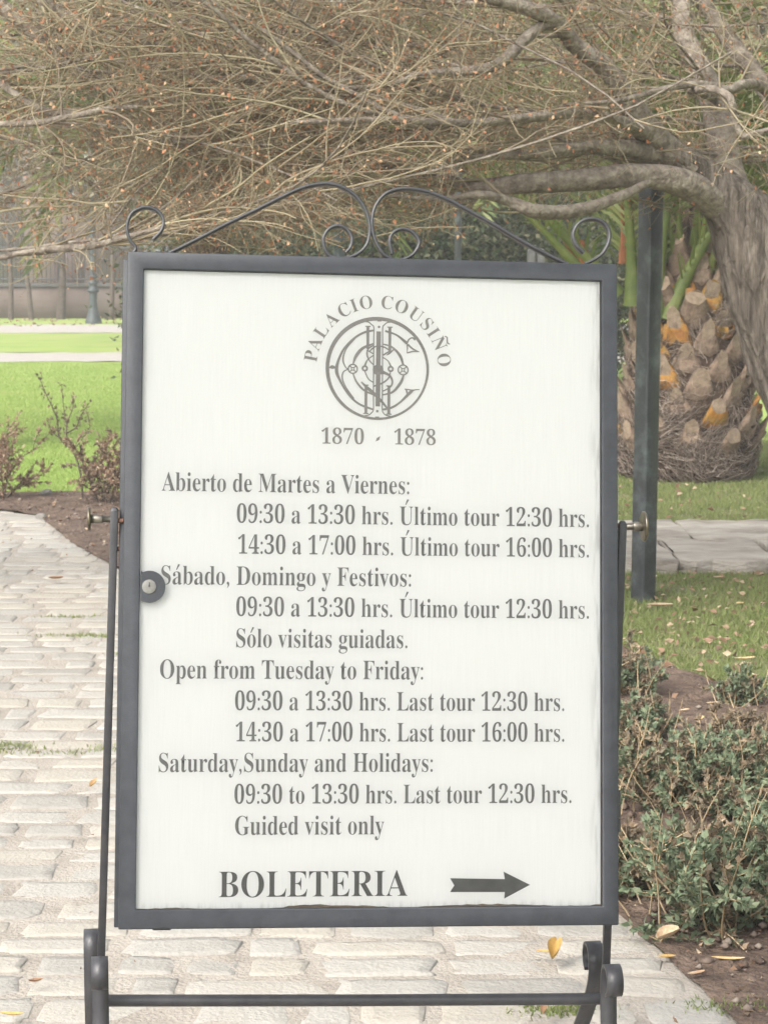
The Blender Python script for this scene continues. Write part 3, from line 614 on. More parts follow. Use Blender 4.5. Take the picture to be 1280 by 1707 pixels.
q0 = 391.0
base = D(1412, 1027, 9.2); base.z = -.03
tree = empty('bare_tree', (base.x, base.y, 0), 'bare spreading tree with a thick leaning trunk in front of the palm', 'tree')
mb = MB(); bark_tube(mb, [base, *pxl([(1398, 960, 9.2), (1372, 850, 9.2), (1338, 680, 9.2), (1295, 560, 9.2), (1266, 450, 9.2), (1236, 368, 9.2), (1180, 305, 9.16), (1118, 258, 9.1)])], [.30, .22, .185, .158, .160, .165, .145, .09, .062], 96, .03, 16, .022)
tk = mb.build('trunk', M_bark, tree, smooth=True)
LIMBS = [
 ([(1150, 284, 9.13), (1112, 252, 9.1), (1075, 212, 9.0), (1015, 120, 8.9), (960, 78, 8.8), (930, 40, 8.7), (880, 15, 8.6), (790, -10, 8.5), (640, -40, 8.3)], [28, 25, 22, 16, 13, 12, 11, 9, 6]),
 ([(1240, 372, 9.25), (1212, 300, 9.36), (1196, 200, 9.5), (1166, 115, 9.6), (1140, 60, 9.7), (1130, -20, 9.8), (1080, -200, 9.9)], [40, 31, 25, 21, 18, 16, 12]),
 ([(1290, 470, 9.3), (1345, 330, 9.5), (1300, 190, 9.7), (1235, 95, 9.8), (1165, 0, 9.9), (1080, -80, 10)], [44, 30, 20, 16, 12, 8]),
 ([(1200, 345, 9.16), (1140, 306, 9.0), (1060, 292, 8.9), (970, 300, 8.8), (880, 305, 8.7), (800, 314, 8.7), (740, 300, 8.7), (660, 285, 8.6), (560, 282, 8.5)], [26, 23, 19, 17, 16, 14, 8, 5, 3]),
 ([(1085, 302, 8.9), (1045, 322, 8.8), (985, 345, 8.7), (930, 354, 8.6), (885, 350, 8.5), (845, 335, 8.5), (800, 325, 8.4), (730, 332, 8.4), (640, 325, 8.4)], [6, 8, 10, 11, 11, 8, 6, 4, 3]),
 ([(930, 38, 8.7), (905, 42, 8.66), (880, 60, 8.6), (840, 100, 8.5), (805, 115, 8.4), (755, 120, 8.4), (705, 125, 8.3), (640, 142, 8.2), (540, 150, 8.1)], [9, 9, 9, 9, 8, 7, 6, 4, 3]),
 ([(1122, 262, 9.1), (1055, 250, 8.98), (1000, 245, 8.9), (940, 250, 8.8), (880, 258, 8.7), (800, 262, 8.6), (700, 270, 8.6), (560, 268, 8.5)], [20, 15, 12, 9, 7, 5, 4, 3]),
 ([(1090, 232, 9.05), (1040, 205, 8.8), (960, 190, 8.6), (880, 196, 8.4), (780, 205, 8.2), (640, 200, 8.0), (480, 205, 7.8)], [14, 10, 8, 7, 6, 5, 3]),
 ([(1190, 160, 9.5), (1150, 152, 9.0), (1185, 148, 8.8), (1215, 162, 8.7), (1222, 190, 8.7), (1236, 226, 8.7), (1262, 222, 8.7), (1330, 205, 8.7)], [10, 7, 6, 6, 6, 5, 5, 4]),
 ([(1310, 215, 9.7), (1275, 150, 9.3), (1240, 140, 9.1), (1212, 150, 9.0), (1165, 140, 8.9), (1100, 150, 8.8), (1030, 168, 8.7), (940, 175, 8.5)], [14, 9, 8, 7, 6, 5, 4, 3]),
]
lim = []
for pts, rp in LIMBS:
    m_ = MB(); p, r = bark_tube(m_, pxl(pts), [x / q0 for x in rp], 14, .05, 7); m_.build('limb', M_limb, tree, smooth=True); lim.append((p, r))
ext = []
for _ in range(18):
    p, r = random.choice(lim[:8]); i = int(random.uniform(.25, .8) * len(p))
    ext.append((p[i], (-1, random.uniform(-.5, .35), random.uniform(-.05, .3)), random.uniform(1.4, 2.8), random.uniform(.007, .013)))
for _ in range(8):
    p, r = random.choice(lim[1:3]); i = int(random.uniform(.4, .9) * len(p)); ext.append((p[i], (random.uniform(-.6, .9), random.uniform(-.5, .2), random.uniform(-.2, .3)), random.uniform(.8, 1.6), .008))
crown(tree, lim, -1, ext, 11, 7, 3, 11)

tb0 = D(-470, 1000, 9.6); tb0.z = -.03
tree2 = empty('bare_tree', (tb0.x, tb0.y, 0), 'bare tree whose drooping branches reach in above the lawn and iron railing', 'tree')
mb = MB(); bark_tube(mb, [tb0, *pxl([(-455, 800, 9.6), (-450, 500, 9.5), (-420, 250, 9.4), (-360, 80, 9.3), (-330, -80, 9.2), (-330, -260, 9.2)])], [.27, .2, .17, .15, .12, .10, .07], 24, .035, 8); mb.build('trunk', M_bark, tree2, smooth=True)
L2 = [
 ([(-360, 60, 9.3), (-180, -60, 9.1), (-60, -30, 8.9), (40, 40, 8.8), (100, 90, 8.8), (140, 125, 8.7), (170, 145, 8.7), (215, 160, 8.6), (260, 180, 8.6), (300, 187, 8.6), (370, 185, 8.5), (440, 190, 8.5), (540, 205, 8.4)], [34, 22, 15, 12, 11, 10, 9, 9, 8, 7, 6, 4, 3]),
 ([(-400, 180, 9.35), (-200, 90, 8.9), (-40, 110, 8.5), (0, 138, 8.5), (50, 172, 8.4), (100, 190, 8.4), (178, 182, 8.3)], [20, 10, 7, 6, 6, 6, 5]),
 ([(178, 182, 8.3), (212, 208, 8.3), (262, 232, 8.2), (340, 240, 8.2), (450, 242, 8.1)], [5, 5, 4, 3, 2]),
 ([(-345, -20, 9.25), (-120, -90, 8.9), (40, -20, 8.7), (75, 5, 8.6), (110, 25, 8.6), (150, 45, 8.5), (210, 52, 8.5), (260, 75, 8.4), (330, 92, 8.4), (420, 100, 8.3)], [20, 12, 8, 7, 7, 7, 6, 5, 4, 3]),
 ([(-420, 260, 9.4), (-200, 215, 8.8), (-30, 208, 8.3), (60, 205, 8.2), (110, 196, 8.1), (178, 182, 8.0), (230, 178, 8.0)], [16, 8, 5, 5, 5, 4, 3]),
 ([(-430, 330, 9.42), (-250, 380, 8.8), (-40, 428, 8.2), (40, 421, 8.1), (90, 415, 8.0), (150, 411, 8.0), (200, 398, 7.9), (270, 380, 7.8)], [16, 8, 5, 4, 5, 5, 4, 3]),
 ([(178, 100, 8.6), (250, 108, 8.5), (310, 122, 8.4), (350, 132, 8.4), (410, 130, 8.3), (480, 142, 8.2), (560, 145, 8.2)], [3, 5, 5, 5, 6, 5, 3]),
]
lim = []
for pts, rp in L2:
    m_ = MB(); p, r = bark_tube(m_, pxl(pts), [x / q0 for x in rp], 12, .05, 6); m_.build('limb', M_limb, tree2, smooth=True); lim.append((p, r))
ext = []
for _ in range(17):
    p, r = random.choice([lim[0], lim[1], lim[3], lim[4], lim[5]]); i = int(random.uniform(.1, .5) * len(p))
    ext.append((p[i], (1, random.uniform(-.45, .4), random.uniform(-.1, .3)), random.uniform(1.6, 3.0), random.uniform(.006, .010)))
crown(tree2, lim, 1, ext, 10, 7, 3, 23)

# ------------------------------------------------------------------ palms
M_green = mat('palm_petiole', (0.06, 0.085, 0.022), (0.10, 0.13, 0.03), 5, .55, .2, 60, c3=(0.17, 0.18, 0.06))
M_pleaf = mat('palm_leaflet', (0.055, 0.09, 0.02), (0.11, 0.15, 0.035), 3, .5, island=.8, c3=(0.24, 0.26, 0.09), trans=.3)
M_fib = mat('palm_fibre', (0.08, 0.056, 0.042), (0.19, 0.145, 0.115), 9, .95, island=.8, c3=(0.36, 0.30, 0.25))
M_core = mat('palm_trunk_core', (0.035, 0.022, 0.016), (0.10, 0.065, 0.042), 12, .95, 1.0, 30, dist=.04)
M_cut = mat('cut_leaf_base', (0.16, 0.115, 0.08), (0.30, 0.23, 0.165), 25, .9, .4, 90)
M_oran = mat('orange_leaf_base', (0.15, 0.055, 0.012), (0.28, 0.13, 0.022), 9, .7, .4, 50, c3=(0.25, 0.17, 0.04))
M_brn = mat('weathered_leaf_base', (0.07, 0.045, 0.03), (0.17, 0.12, 0.085), 12, .9, .5, 60, c3=(0.24, 0.18, 0.13))
M_dead = mat('dead_petiole', (0.16, 0.06, 0.025), (0.26, 0.10, 0.04), 12, .8, .4, 60)
def frond(base, az, el, L, droop, nl=46, ll=.42, w=.013, mats=None, root=None, t0=.16, pr=.03):
    az, el = R(az), R(el); p = Vector(base); P = [p.copy()]; n = 22; e = el
    for i in range(n):
        e = el - R(droop) * ((i + 1) / n) ** 1.5; d = Vector((math.cos(az) * math.cos(e), math.sin(az) * math.cos(e), math.sin(e))); p = p + d * (L / n); P.append(p.copy())
    Pn = np.array([tuple(x) for x in P]); pm_ = MB(); rr = np.interp(np.linspace(0, 1, n + 1), [0, .12, .4, 1], [pr * 1.5, pr * .8, pr * .45, .004]); pm_.tube(Pn, rr, 7)
    pt = pm_.build('frond', M_green, root, smooth=True)
    lv = MB(); sv = np.array([-math.sin(az), math.cos(az), 0.])
    for k in range(nl):
        t = t0 + (1 - t0) * k / nl; f = t * n; i = min(int(f), n - 1); q = Pn[i] + (Pn[i + 1] - Pn[i]) * (f - i); tn = Pn[i + 1] - Pn[i]; tn /= np.linalg.norm(tn); up = np.cross(sv, tn); up = up if up[2] > 0 else -up
        for s_ in (-1, 1):
            ln = ll * (.35 + .65 * math.sin(math.pi * min(1, .12 + .88 * (t - t0) / (1 - t0)) ** .8)) * random.uniform(.85, 1.12)
            d = s_ * sv * random.uniform(.7, 1) + tn * random.uniform(.6, .9) + up * random.uniform(.05, .6); d /= np.linalg.norm(d)
            m1 = q + d * ln * .5; e2 = q + d * ln + np.array([0, 0, -ln * random.uniform(.02, .22)]); wv = np.cross(d, up + rng.normal(0, .25, 3)); wv = wv / (np.linalg.norm(wv) + 1e-9) * w
            lv.add([q - wv * .5, q + wv * .5, m1 + wv, m1 - wv, e2], [(0, 1, 2, 3)], [(3, 2, 4)])
    lv.build('leaflets', M_pleaf, pt)
    return pt
pb_ = G(1143, 797); palm = empty('palm_tree', (pb_.x, pb_.y, 0), 'stout palm with orange cut leaf bases and shaggy fibre, behind the dark post', 'palm')
PC = Vector((pb_.x, pb_.y, 0))
prof = [(.36, -.02), (.42, .05), (.46, .25), (.455, .45), (.43, .65), (.40, .85), (.37, 1.05), (.33, 1.3), (.26, 1.55), (.16, 1.8), (.0, 1.9)]
mb = MB(); mb.lathe(prof, PC, k=40)
for arr in mb.v: arr += rng.normal(0, .012, arr.shape)
ptk = mb.build('trunk', M_core, palm, smooth=True)
def prad(h): return float(np.interp(h, [q[1] for q in prof], [q[0] for q in prof]))
rng = np.random.default_rng(5); random.seed(5)
stub_px = []
nst = 92; sm_ = MB()
for i in range(nst):
    h = .16 + 1.32 * (i / nst) ** .95; th = i * R(137.5) + .4; r0 = prad(h) - (.05 if h > .45 else .015)
    out = Vector((math.cos(th), math.sin(th), 0)); up_e = R(52 + 22 * i / nst); d = out * math.cos(up_e) + Z0 * math.sin(up_e); s_ = Vector((-math.sin(th), math.cos(th), 0)); nrm = d.cross(s_)
    if nrm.dot(out) < 0: nrm = -nrm
    L = random.uniform(.2, .31) * (.85 if h < .4 else 1.0); w0, w1 = random.uniform(.10, .135), random.uniform(.045, .07); t0_, t1_ = .045, random.uniform(.026, .038)
    c = PC + out * r0 + Z0 * h; e = c + d * L; cut = random.uniform(.25, .9)
    K = 10; V = []
    for (cc, w, t) in ((c, w0, t0_), (c + d * L * .5, (w0 * .45 + w1 * .55), (t0_ + t1_) / 2), (e, w1, t1_)):
        for j in range(K):
            a_ = 2 * math.pi * j / K; q = cc + s_ * (w * math.cos(a_)) + nrm * (t * math.sin(a_))
            if cc is e: q = q - d * (cut * .17 * (1 + math.sin(a_)) * .9)
            V.append(tuple(q + Vector(rng.normal(0, .005, 3))))
    sb = MB(); sb.add(V, [(k_ * K + j, k_ * K + (j + 1) % K, (k_ + 1) * K + (j + 1) % K, (k_ + 1) * K + j) for k_ in range(2) for j in range(K)])
    hot = random.random() < (.36 if .45 < h < 1.15 else .18)
    so_ = sb.build('leaf_base', M_oran if hot else M_brn, palm, smooth=True)
    fc = MB(); fc.poly([tuple(Vector(q) + d * .0015) for q in V[2 * K:]]); fc.build('cut_face', M_cut, so_)
# fibre: matted strands sweeping round the trunk
fb_ = MB()
for _ in range(5200):
    h = random.uniform(.02, 1.35) if random.random() < .45 else random.uniform(.02, .55); th = random.uniform(0, 2 * math.pi); n_ = 6; P = []; dth = .08 * math.sin(th * 3 + h * 5) + random.gauss(0, .03); dh = .03 * math.sin(th * 4 - h * 6) - .012 + random.gauss(0, .012); off = random.uniform(.0, .085)
    for j in range(n_):
        rr = prad(max(0, h)) + off * (.75 if h < .5 else .5) + .012 * math.sin(j * 1.3 + th * 9); P.append((PC.x + rr * math.cos(th), PC.y + rr * math.sin(th), max(.005, h))); th += dth + random.gauss(0, .02); h += dh + random.gauss(0, .012)
    fb_.tube(P, np.linspace(.0026, .0009, n_), 3, False)
tag(fb_.build('fibre', M_fib, palm), kind='stuff')
mb = MB()
for (x0, y0, x1, y1, w, yd) in ((1040, 440, 1046, 315, .055, -.25), (962, 400, 985, 470, .05, -.3), (985, 470, 935, 380, .05, -.2)):
    p, q = D(x0, y0, pb_.y + yd), D(x1, y1, pb_.y + yd); mb.strip([p, p.lerp(q, .35) + Vector((.01, 0, 0)), p.lerp(q, .7), q], (1, .2, 0), w * 1.6, .025)
mb.build('dead_leaf_stalk', M_dead, palm, bevel=.006)
hub = PC + Z0 * 1.35
for (x0, y0, x1, y1, pr, yo) in ((1128, 505, 1188, 330, .05, -.42), (1098, 500, 1112, 330, .05, -.40), (1010, 470, 905, 325, .055, -.35), (1180, 520, 1252, 400, .05, -.3), (960, 440, 860, 330, .03, -.6), (1060, 480, 1075, 300, .045, -.38)):
    p, q = D(x0, y0, pb_.y + yo), D(x1, y1, pb_.y + yo); v = q - p; p = p - v.normalized() * .12 + Vector((0, .13, 0)); az = math.degrees(math.atan2(v.y, v.x)) + random.uniform(-25, 25); el = math.degrees(math.atan2(v.z, math.hypot(v.x, v.y) + .02))
    az = -100 + random.uniform(-40, 40) if abs(v.x) < .1 else az
    frond(p, az, min(el, 84), random.uniform(2.6, 3.2), random.uniform(60, 95), 46, .42, .013, root=palm, t0=.10, pr=pr)
for i in range(34):
    az = i * 137.5 + random.uniform(-12, 12); el = random.uniform(28, 82); o = Vector((math.cos(R(az)), math.sin(R(az)), 0))
    if (az % 360) > 170: el = max(el, 62)
    frond(hub + o * .18 + Z0 * random.uniform(-.1, .3), az, el, random.uniform(2.6, 3.5), random.uniform(70, 120), 44, .44, .013, root=palm)
def far_palm(px, y, h, label, n, seed, tr=.2):
    random.seed(seed); c = D(px, 440, y); c.z = 0; o = empty('palm_tree', c, label, 'palm', 'palms behind the bare branches')
    m_ = MB(); m_.tube([c + Z0 * (-.05), c + Z0 * (h * .4), c + Z0 * h, c + Z0 * (h + .25)], [tr * 1.3, tr, tr * 1.1, tr * .6], 16)
    for arr in m_.v: arr += rng.normal(0, .012, arr.shape)
    m_.build('trunk', M_core, o)
    for i in range(n):
        az = i * 137.5; el = random.uniform(-15, 75); frond(c + Z0 * h + Vector((math.cos(R(az)), math.sin(R(az)), 0)) * .1, az, el, random.uniform(2.4, 3.1), random.uniform(50, 95), 40, .5, .02, root=o)
far_palm(-110, 17.5, 4.1, 'slender palm whose pale fronds hang at the left above the railing', 26, 3)
far_palm(345, 20.5, 3.3, 'palm with dark fanned fronds high behind the bare branches over the frame', 26, 4)
far_palm(760, 27, 3.6, 'palm farther back between the bare tree and the hedge', 24, 6)

# ------------------------------------------------------------------ shrubs and background trees
def lfm(name, a_, b_, c_, tr=.25): return mat(name, a_, b_, 2, .7, island=.85, c3=c_, trans=tr)
M_hedge = lfm('hedge_leaf', (0.028, 0.045, 0.024), (0.06, 0.085, 0.04), (0.14, 0.13, 0.07))
M_olive = lfm('olive_leaf', (0.09, 0.10, 0.04), (0.16, 0.16, 0.07), (0.26, 0.24, 0.13))
M_khaki = lfm('khaki_leaf', (0.12, 0.105, 0.06), (0.20, 0.175, 0.10), (0.29, 0.25, 0.15))
M_stem = mat('dark_stem', (0.055, 0.042, 0.033), (0.12, 0.095, 0.075), 10, .9, .5, 50)
def mass(name, c, rx, ry, z0, z1, n, size, m, label, cat, group, trunk=None, clumps=60, seed=0, part='foliage', stems=7, sr=.02):
    g_ = np.random.default_rng(seed); c = Vector(c); o = empty(name, (c.x, c.y, 0), label, cat, group)
    cz, rz = (z0 + z1) / 2, (z1 - z0) / 2
    dv = g_.normal(size=(clumps, 3)); dv /= np.linalg.norm(dv, axis=1)[:, None]; dv *= (g_.uniform(.25, 1, clumps) ** .5)[:, None]
    cc = np.array([c.x, c.y, cz]) + dv * np.array([rx, ry, rz]); ix = g_.integers(0, clumps, n); cr = g_.uniform(.5, 1.3, clumps) * .24 * min(rx, rz)
    p = cc[ix] + g_.normal(size=(n, 3)) * cr[ix][:, None] * np.array([1, 1, .75])
    p = p[p[:, 2] > max(.02, z0 - .1)]; d = g_.normal(size=(len(p), 3)) + np.array([0, 0, .2]) + (p - np.array([c.x, c.y, cz])) / np.array([rx, ry, rz]) * .6
    m_ = MB(); L = g_.uniform(.7, 1.3, len(p)) * size; m_.leaves(p, d, L, L * g_.uniform(.35, .6, len(p)), .25); m_.build(part, m, o)
    s_ = MB()
    if trunk:
        s_.tube([(c.x, c.y, -.05), (c.x + .05, c.y, z0 * .6 + .2), (c.x - .04, c.y + .05, cz)], [trunk * 1.3, trunk, trunk * .6], 10)
        for q in cc[:10]: s_.tube([(c.x, c.y, z0 * .7 + .2), tuple((np.array([c.x, c.y, z0]) + q) / 2 + [0, 0, .1]), tuple(q)], [trunk * .4, trunk * .25, .01], 6)
    else:
        for q in cc[:stems]: s_.tube([(c.x + g_.normal() * rx * .12, c.y + g_.normal() * ry * .12, -.02), tuple((np.array([c.x, c.y, 0]) + q) / 2 + g_.normal(size=3) * .02), tuple(q)], [sr, sr * .7, sr * .3], 6)
    s_.build('trunk' if trunk else 'stems', M_stem, o, smooth=True); return o
hz = [(365, 27, 1.0, 1.9, 'leftmost dark green shrub of the hedge seen above the frame'), (395, 25.5, 1.1, 2.15, 'dark green shrub behind the long left scroll of the crest'), (520, 26.5, 1.1, 2.2, 'dark green shrub behind the far lamp pedestal'), (640, 25.5, 1.0, 2.25, 'dark green shrub behind the middle of the scroll crest'),
      (735, 27, 1.1, 2.3, 'dark green shrub behind the thin grey pole'), (850, 26, 1.1, 2.3, 'dark green shrub behind the long right scroll of the crest'), (970, 27, 1.1, 2.5, 'dark green shrub at the right end, beside the palm')]
for i, (px, y, rx, z1, lb) in enumerate(hz):
    mass('hedge_shrub', D(px, 440, y), rx, .9, .1, z1, 9000, .085, M_hedge, lb, 'shrub', 'shrubs of the dark hedge', clumps=80, seed=40 + i, sr=.03)
bt = [(-150, 66, 3.6, 2.9, 10, 'olive'), (150, 66, 4.6, 3.6, 13, 'khaki'), (330, 40, 3.0, 2.4, 9, 'olive'), (520, 46, 3.4, 1.6, 10, 'khaki'), (700, 38, 2.8, 1.4, 8.5, 'olive'), (900, 42, 3.2, 1.2, 9.5, 'olive'), (1090, 36, 2.8, .8, 8.5, 'olive'), (1270, 40, 3.2, .8, 9.5, 'olive'), (1420, 34, 2.6, .6, 8, 'olive')]
wh = ['above the left end of the railing', 'just right of the left end of the railing', 'behind the left scroll', 'above the far lamp pedestal', 'behind the thin grey pole', 'behind the palm left of the dark post', 'directly behind the stout palm', 'behind the leaning trunk at the right', 'beyond the right margin of the lawn']
for i, (px, y, rx, z0, z1, kind) in enumerate(bt):
    mass('leafy_tree', D(px, 440, y), rx, 2.2, z0, z1, 13000, .24, M_olive if kind == 'olive' else M_khaki, ('olive green' if kind == 'olive' else 'brownish') + ' leafy tree ' + wh[i], 'tree', 'leafy trees in the distance', trunk=.16, clumps=120, seed=70 + i, part='crown')
# ------------------------------------------------------------------ posts, lamps, wall, street
M_post = mat('grey_green_post_paint', (0.027, 0.031, 0.034), (0.042, 0.047, 0.051), 8, .38, .25, 80, spec=.5, dist=.004, c3=(0.10, 0.12, 0.12))
M_lamp = mat('lamp_post_paint', (0.03, 0.042, 0.044), (0.055, 0.07, 0.07), 10, .5, .1, 60)
M_lglass = mat('lantern_glass', (0.5, 0.5, 0.45), (0.6, 0.6, 0.55), 4, .3)
pc = G(1071, 1004); top = D(1077, 268, pc.y).z
po = empty('square_post', (pc.x, pc.y, 0), 'dark square metal post standing in the lawn beside the stout palm', 'post')
h = .0415; A1 = Vector((math.cos(R(38)), math.sin(R(38)), 0)); A2_ = Vector((-A1.y, A1.x, 0)); ln = Vector((.012, .0, top)); c = Vector((pc.x, pc.y, 0))
mb = MB(); mb.box(c + ln * .5 - Z0 * .03, A1 * h, A2_ * h, ln * .5 + Z0 * .03); mb.build('shaft', M_post, po, bevel=.010, seg=3)
mb = MB(); mb.box(c + ln + Z0 * .008, A1 * (h + .004), A2_ * (h + .004), Z0 * .008); mb.build('end_cap', M_post, po, bevel=.004)

def c_k(v, c, k): return np.column_stack([c.x + (v[:, 0] - c.x) * k, c.y + (v[:, 1] - c.y) * k, v[:, 2]])
def lamp(px, y, label, ringz, k=1.0):
    c = D(px, 440, y); c.z = 0; o = empty('lamp_post', c, label, 'lamp post')
    m_ = MB(); m_.lathe([(.21, -.02), (.21, .07), (.19, .10), (.185, .13), (.15, .22), (.115, .38), (.10, .5), (.098, ringz - .10)], c, k=20); m_.v = [c_k(q, c, k) for q in m_.v]; m_.build('base', M_lamp, o, smooth=True)
    m_ = MB(); m_.lathe([(.098, ringz - .1), (.15, ringz - .08), (.155, ringz - .03), (.10, ringz), (.095, ringz + .10), (.125, ringz + .13), (.125, ringz + .17), (.088, ringz + .19), (.088, ringz + .25), (.12, ringz + .27), (.118, ringz + .31), (.06, ringz + .33)], c, k=20); m_.v = [c_k(q, c, k) for q in m_.v]; m_.build('collar', M_lamp, o, smooth=True)
    m_ = MB(); m_.lathe([(.065, ringz + .3), (.06, ringz + 1.4), (.05, 3.6), (.09, 3.62), (.09, 3.68), (.04, 3.72)], c, k=16); m_.v = [c_k(q, c, k) for q in m_.v]; m_.build('shaft', M_lamp, o, smooth=True)
    m_ = MB(); m_.lathe([(.10, 3.72), (.20, 4.2), (.20, 4.22)], c, k=6); m_.v = [c_k(q, c, k) for q in m_.v]; ln_ = m_.build('lantern', M_lglass, o)
    m_ = MB(); m_.lathe([(.24, 4.22), (.16, 4.36), (.05, 4.44), (.03, 4.55), (0, 4.6)], c, k=6); m_.v = [c_k(q, c, k) for q in m_.v]; m_.build('lantern_roof', M_lamp, ln_)
lamp(155, 55.0, 'cast iron lamp post standing before the wall with iron railing', .88)
lamp(565, 22.0, 'cast iron lamp post seen inside the scroll crest, before the hedge', 1.58, .58)
c = D(763, 440, 23.5); c.z = 0; o = empty('thin_pole', c, 'plain thin grey pole before the dark hedge', 'pole')
mb = MB(); mb.tube([c - Z0 * .05, c + Z0 * 2.4, c + Z0 * 4.6], [.04, .038, .034], 12); mb.build('shaft', M_post, o, smooth=True); mb = MB(); mb.lathe([(.06, 0), (.06, .03), (.045, .05)], c, k=14); mb.build('base_plate', M_post, o)
# grey stone pier and a dark bag-like shrub beside it
c = D(893, 440, 22.5); c.z = 0
o = empty('stone_pier', c, 'grey stone pier with a rounded top among the dark shrubs', 'stone pier')
mb = MB(); mb.bx(c.x - .085, c.x - .004, c.y - .12, c.y + .12, -.02, 1.66); mb.bx(c.x + .004, c.x + .085, c.y - .12, c.y + .12, -.02, 1.66); mb.build('shaft', mat('grey_pier_stone', (0.07, 0.07, 0.068), (0.14, 0.138, 0.13), 9, .9, .5, 60), o, bevel=.03)

WY = 60.3
M_wall = mat('brown_wall_render', (0.07, 0.052, 0.042), (0.11, 0.083, 0.07), 1.2, .95, .4, 20, detail=8, c3=(0.14, 0.115, 0.098), stretch=(1, 1, .5))
M_cope = mat('dark_coping', (0.06, 0.06, 0.06), (0.11, 0.105, 0.10), 3, .9)
M_rail = mat('black_railing', (0.03, 0.033, 0.036), (0.05, 0.052, 0.055), 6, .5)
o = empty('railing_wall', (0, WY, 0), 'long low brown wall carrying a black iron railing across the far lawn', 'wall')
mb = MB(); mb.bx(-24, 24, WY - .15, WY + .15, -.05, .86); mb.build('wall', M_wall, o)
mb = MB(); mb.bx(-24, 24, WY - .21, WY + .21, .862, .97); mb.build('coping', M_cope, o, bevel=.02)
mb = MB()
for z in (1.08, 1.95): mb.bx(-24, 24, WY - .02, WY + .02, z - .02, z + .02)
for i in range(-200, 201): mb.tube([(i * .12, WY, .96), (i * .12, WY, 2.1), (i * .12, WY, 2.2)], [.012, .012, .002], 4, False)
mb.build('railing', M_rail, o)
for i in range(-8, 9):
    mb = MB(); mb.bx(i * 3 - .05, i * 3 + .05, WY - .05, WY + .05, .972, 2.25); mb.lathe([(.06, 2.25), (.07, 2.29), (.03, 2.33), (.045, 2.38), (0, 2.44)], (i * 3, WY, 0), k=10); mb.build('railing_post', M_rail, o)
# street beyond
M_asph = mat('asphalt', (0.05, 0.05, 0.05), (0.08, 0.08, 0.08), 3, .9)
sheet('road', [(-80, 63), (80, 63), (80, 72), (-80, 72)], .004, M_asph)
M_pink = mat('pink_plaster', (0.20, 0.15, 0.125), (0.27, 0.21, 0.175), .8, .9, .1, 20); M_white = mat('white_plaster', (0.28, 0.27, 0.255), (0.38, 0.37, 0.35), .8, .9)
M_win = mat('dark_window', (0.04, 0.05, 0.06), (0.09, 0.10, 0.11), 1, .2); M_roof = mat('roof_tile', (0.2, 0.09, 0.06), (0.3, 0.14, 0.1), 5, .9)
def building(x0, x1, y, hh, m, label, seed):
    g_ = random.Random(seed); o = empty('town_house', ((x0 + x1) / 2, y, 0), label, 'building', 'houses across the street')
    mb = MB(); mb.bx(x0, x1, y, y + 8, -.05, hh); w = mb.build('wall', m, o)
    mb = MB(); mb.bx(x0 - .05, x1 + .05, y - .25, y + 8.2, hh + .003, hh + .25); mb.build('cornice', M_white, o)
    nx = max(2, int((x1 - x0) / 2.4)); dx = (x1 - x0) / nx; door = g_.randrange(nx)
    for fl_ in range(int(hh // 3.2)):
        for i in range(nx):
            cx = x0 + dx * (i + .5); z0 = .7 + fl_ * 3.2
            if fl_ == 0 and i == door:
                mb = MB(); mb.bx(cx - .6, cx + .6, y - .06, y + .02, 0, 2.4); mb.build('door', M_stem if False else mat('door_paint', (0.08, 0.05, 0.04), (0.12, 0.08, 0.06), 3, .6), o); continue
            mb = MB(); 
            for q in ((-.62, -.52, 0, 1.7), (.52, .62, 0, 1.7), (-.52, .52, 1.6, 1.7), (-.72, .72, -.12, -.002), (-.03, .03, 0, 1.6)): mb.bx(cx + q[0], cx + q[1], y - .09, y + .02, z0 + q[2], z0 + q[3])
            f_ = mb.build('window', M_white, o); mb = MB(); mb.bx(cx - .52, cx + .52, y - .03, y + .01, z0, z0 + 1.6); mb.build('pane', M_win, f_)
building(-19, -12.4, 75, 10, M_white, 'pale plaster house at the far left beyond the railing', 1)
building(-12.3, -6.0, 74.5, 9.2, M_pink, 'pink plaster house beyond the railing and far lamp post', 2)
building(-5.9, 3, 75.5, 10, M_white, 'pale plaster house beyond the dark hedge and lamp pedestal', 3)
building(3.1, 16, 75, 10, M_pink, 'pink plaster house beyond the stout palm', 4)
# young street trees against the wall
for (x0, x1, y, lab) in ((17, 15, 58.6, 'thin dark upright young tree against the wall at the left margin'), (52, 34, 58.2, 'young tree with a slanting dark stem against the far wall'), (100, 104, 59, 'young tree with a stout dark stem left of the far lamp post'), (184, 187, 58.8, 'slim young tree right of the far lamp post')):
    p = D(x0, 440, y); p.z = -.03; q = D(x1, 440, y); q.z = 2.3; o = empty('young_tree', (p.x, p.y, 0), lab, 'tree', 'young trees against the wall')
    mb = MB(); pts = smooth([p, p.lerp(q, .5) + Vector((.04, 0, 0)), q, q + Vector((-.1, 0, 1.4))], 5); mb.tube(pts, np.linspace(.075 if x0 != 100 else .13, .03, len(pts)), 8); mb.build('trunk', M_stem, o, smooth=True)
    mb = MB()
    for i in range(26):
        s_ = pts[random.randint(6, len(pts) - 1)]; mb.tube(grow(s_, (random.gauss(0, 1), random.gauss(0, .6), .7), random.uniform(.5, 1.4), 5, .12, -.1), np.linspace(.018, .005, 6), 4, False)
    mb.build('branches', M_stem, o)

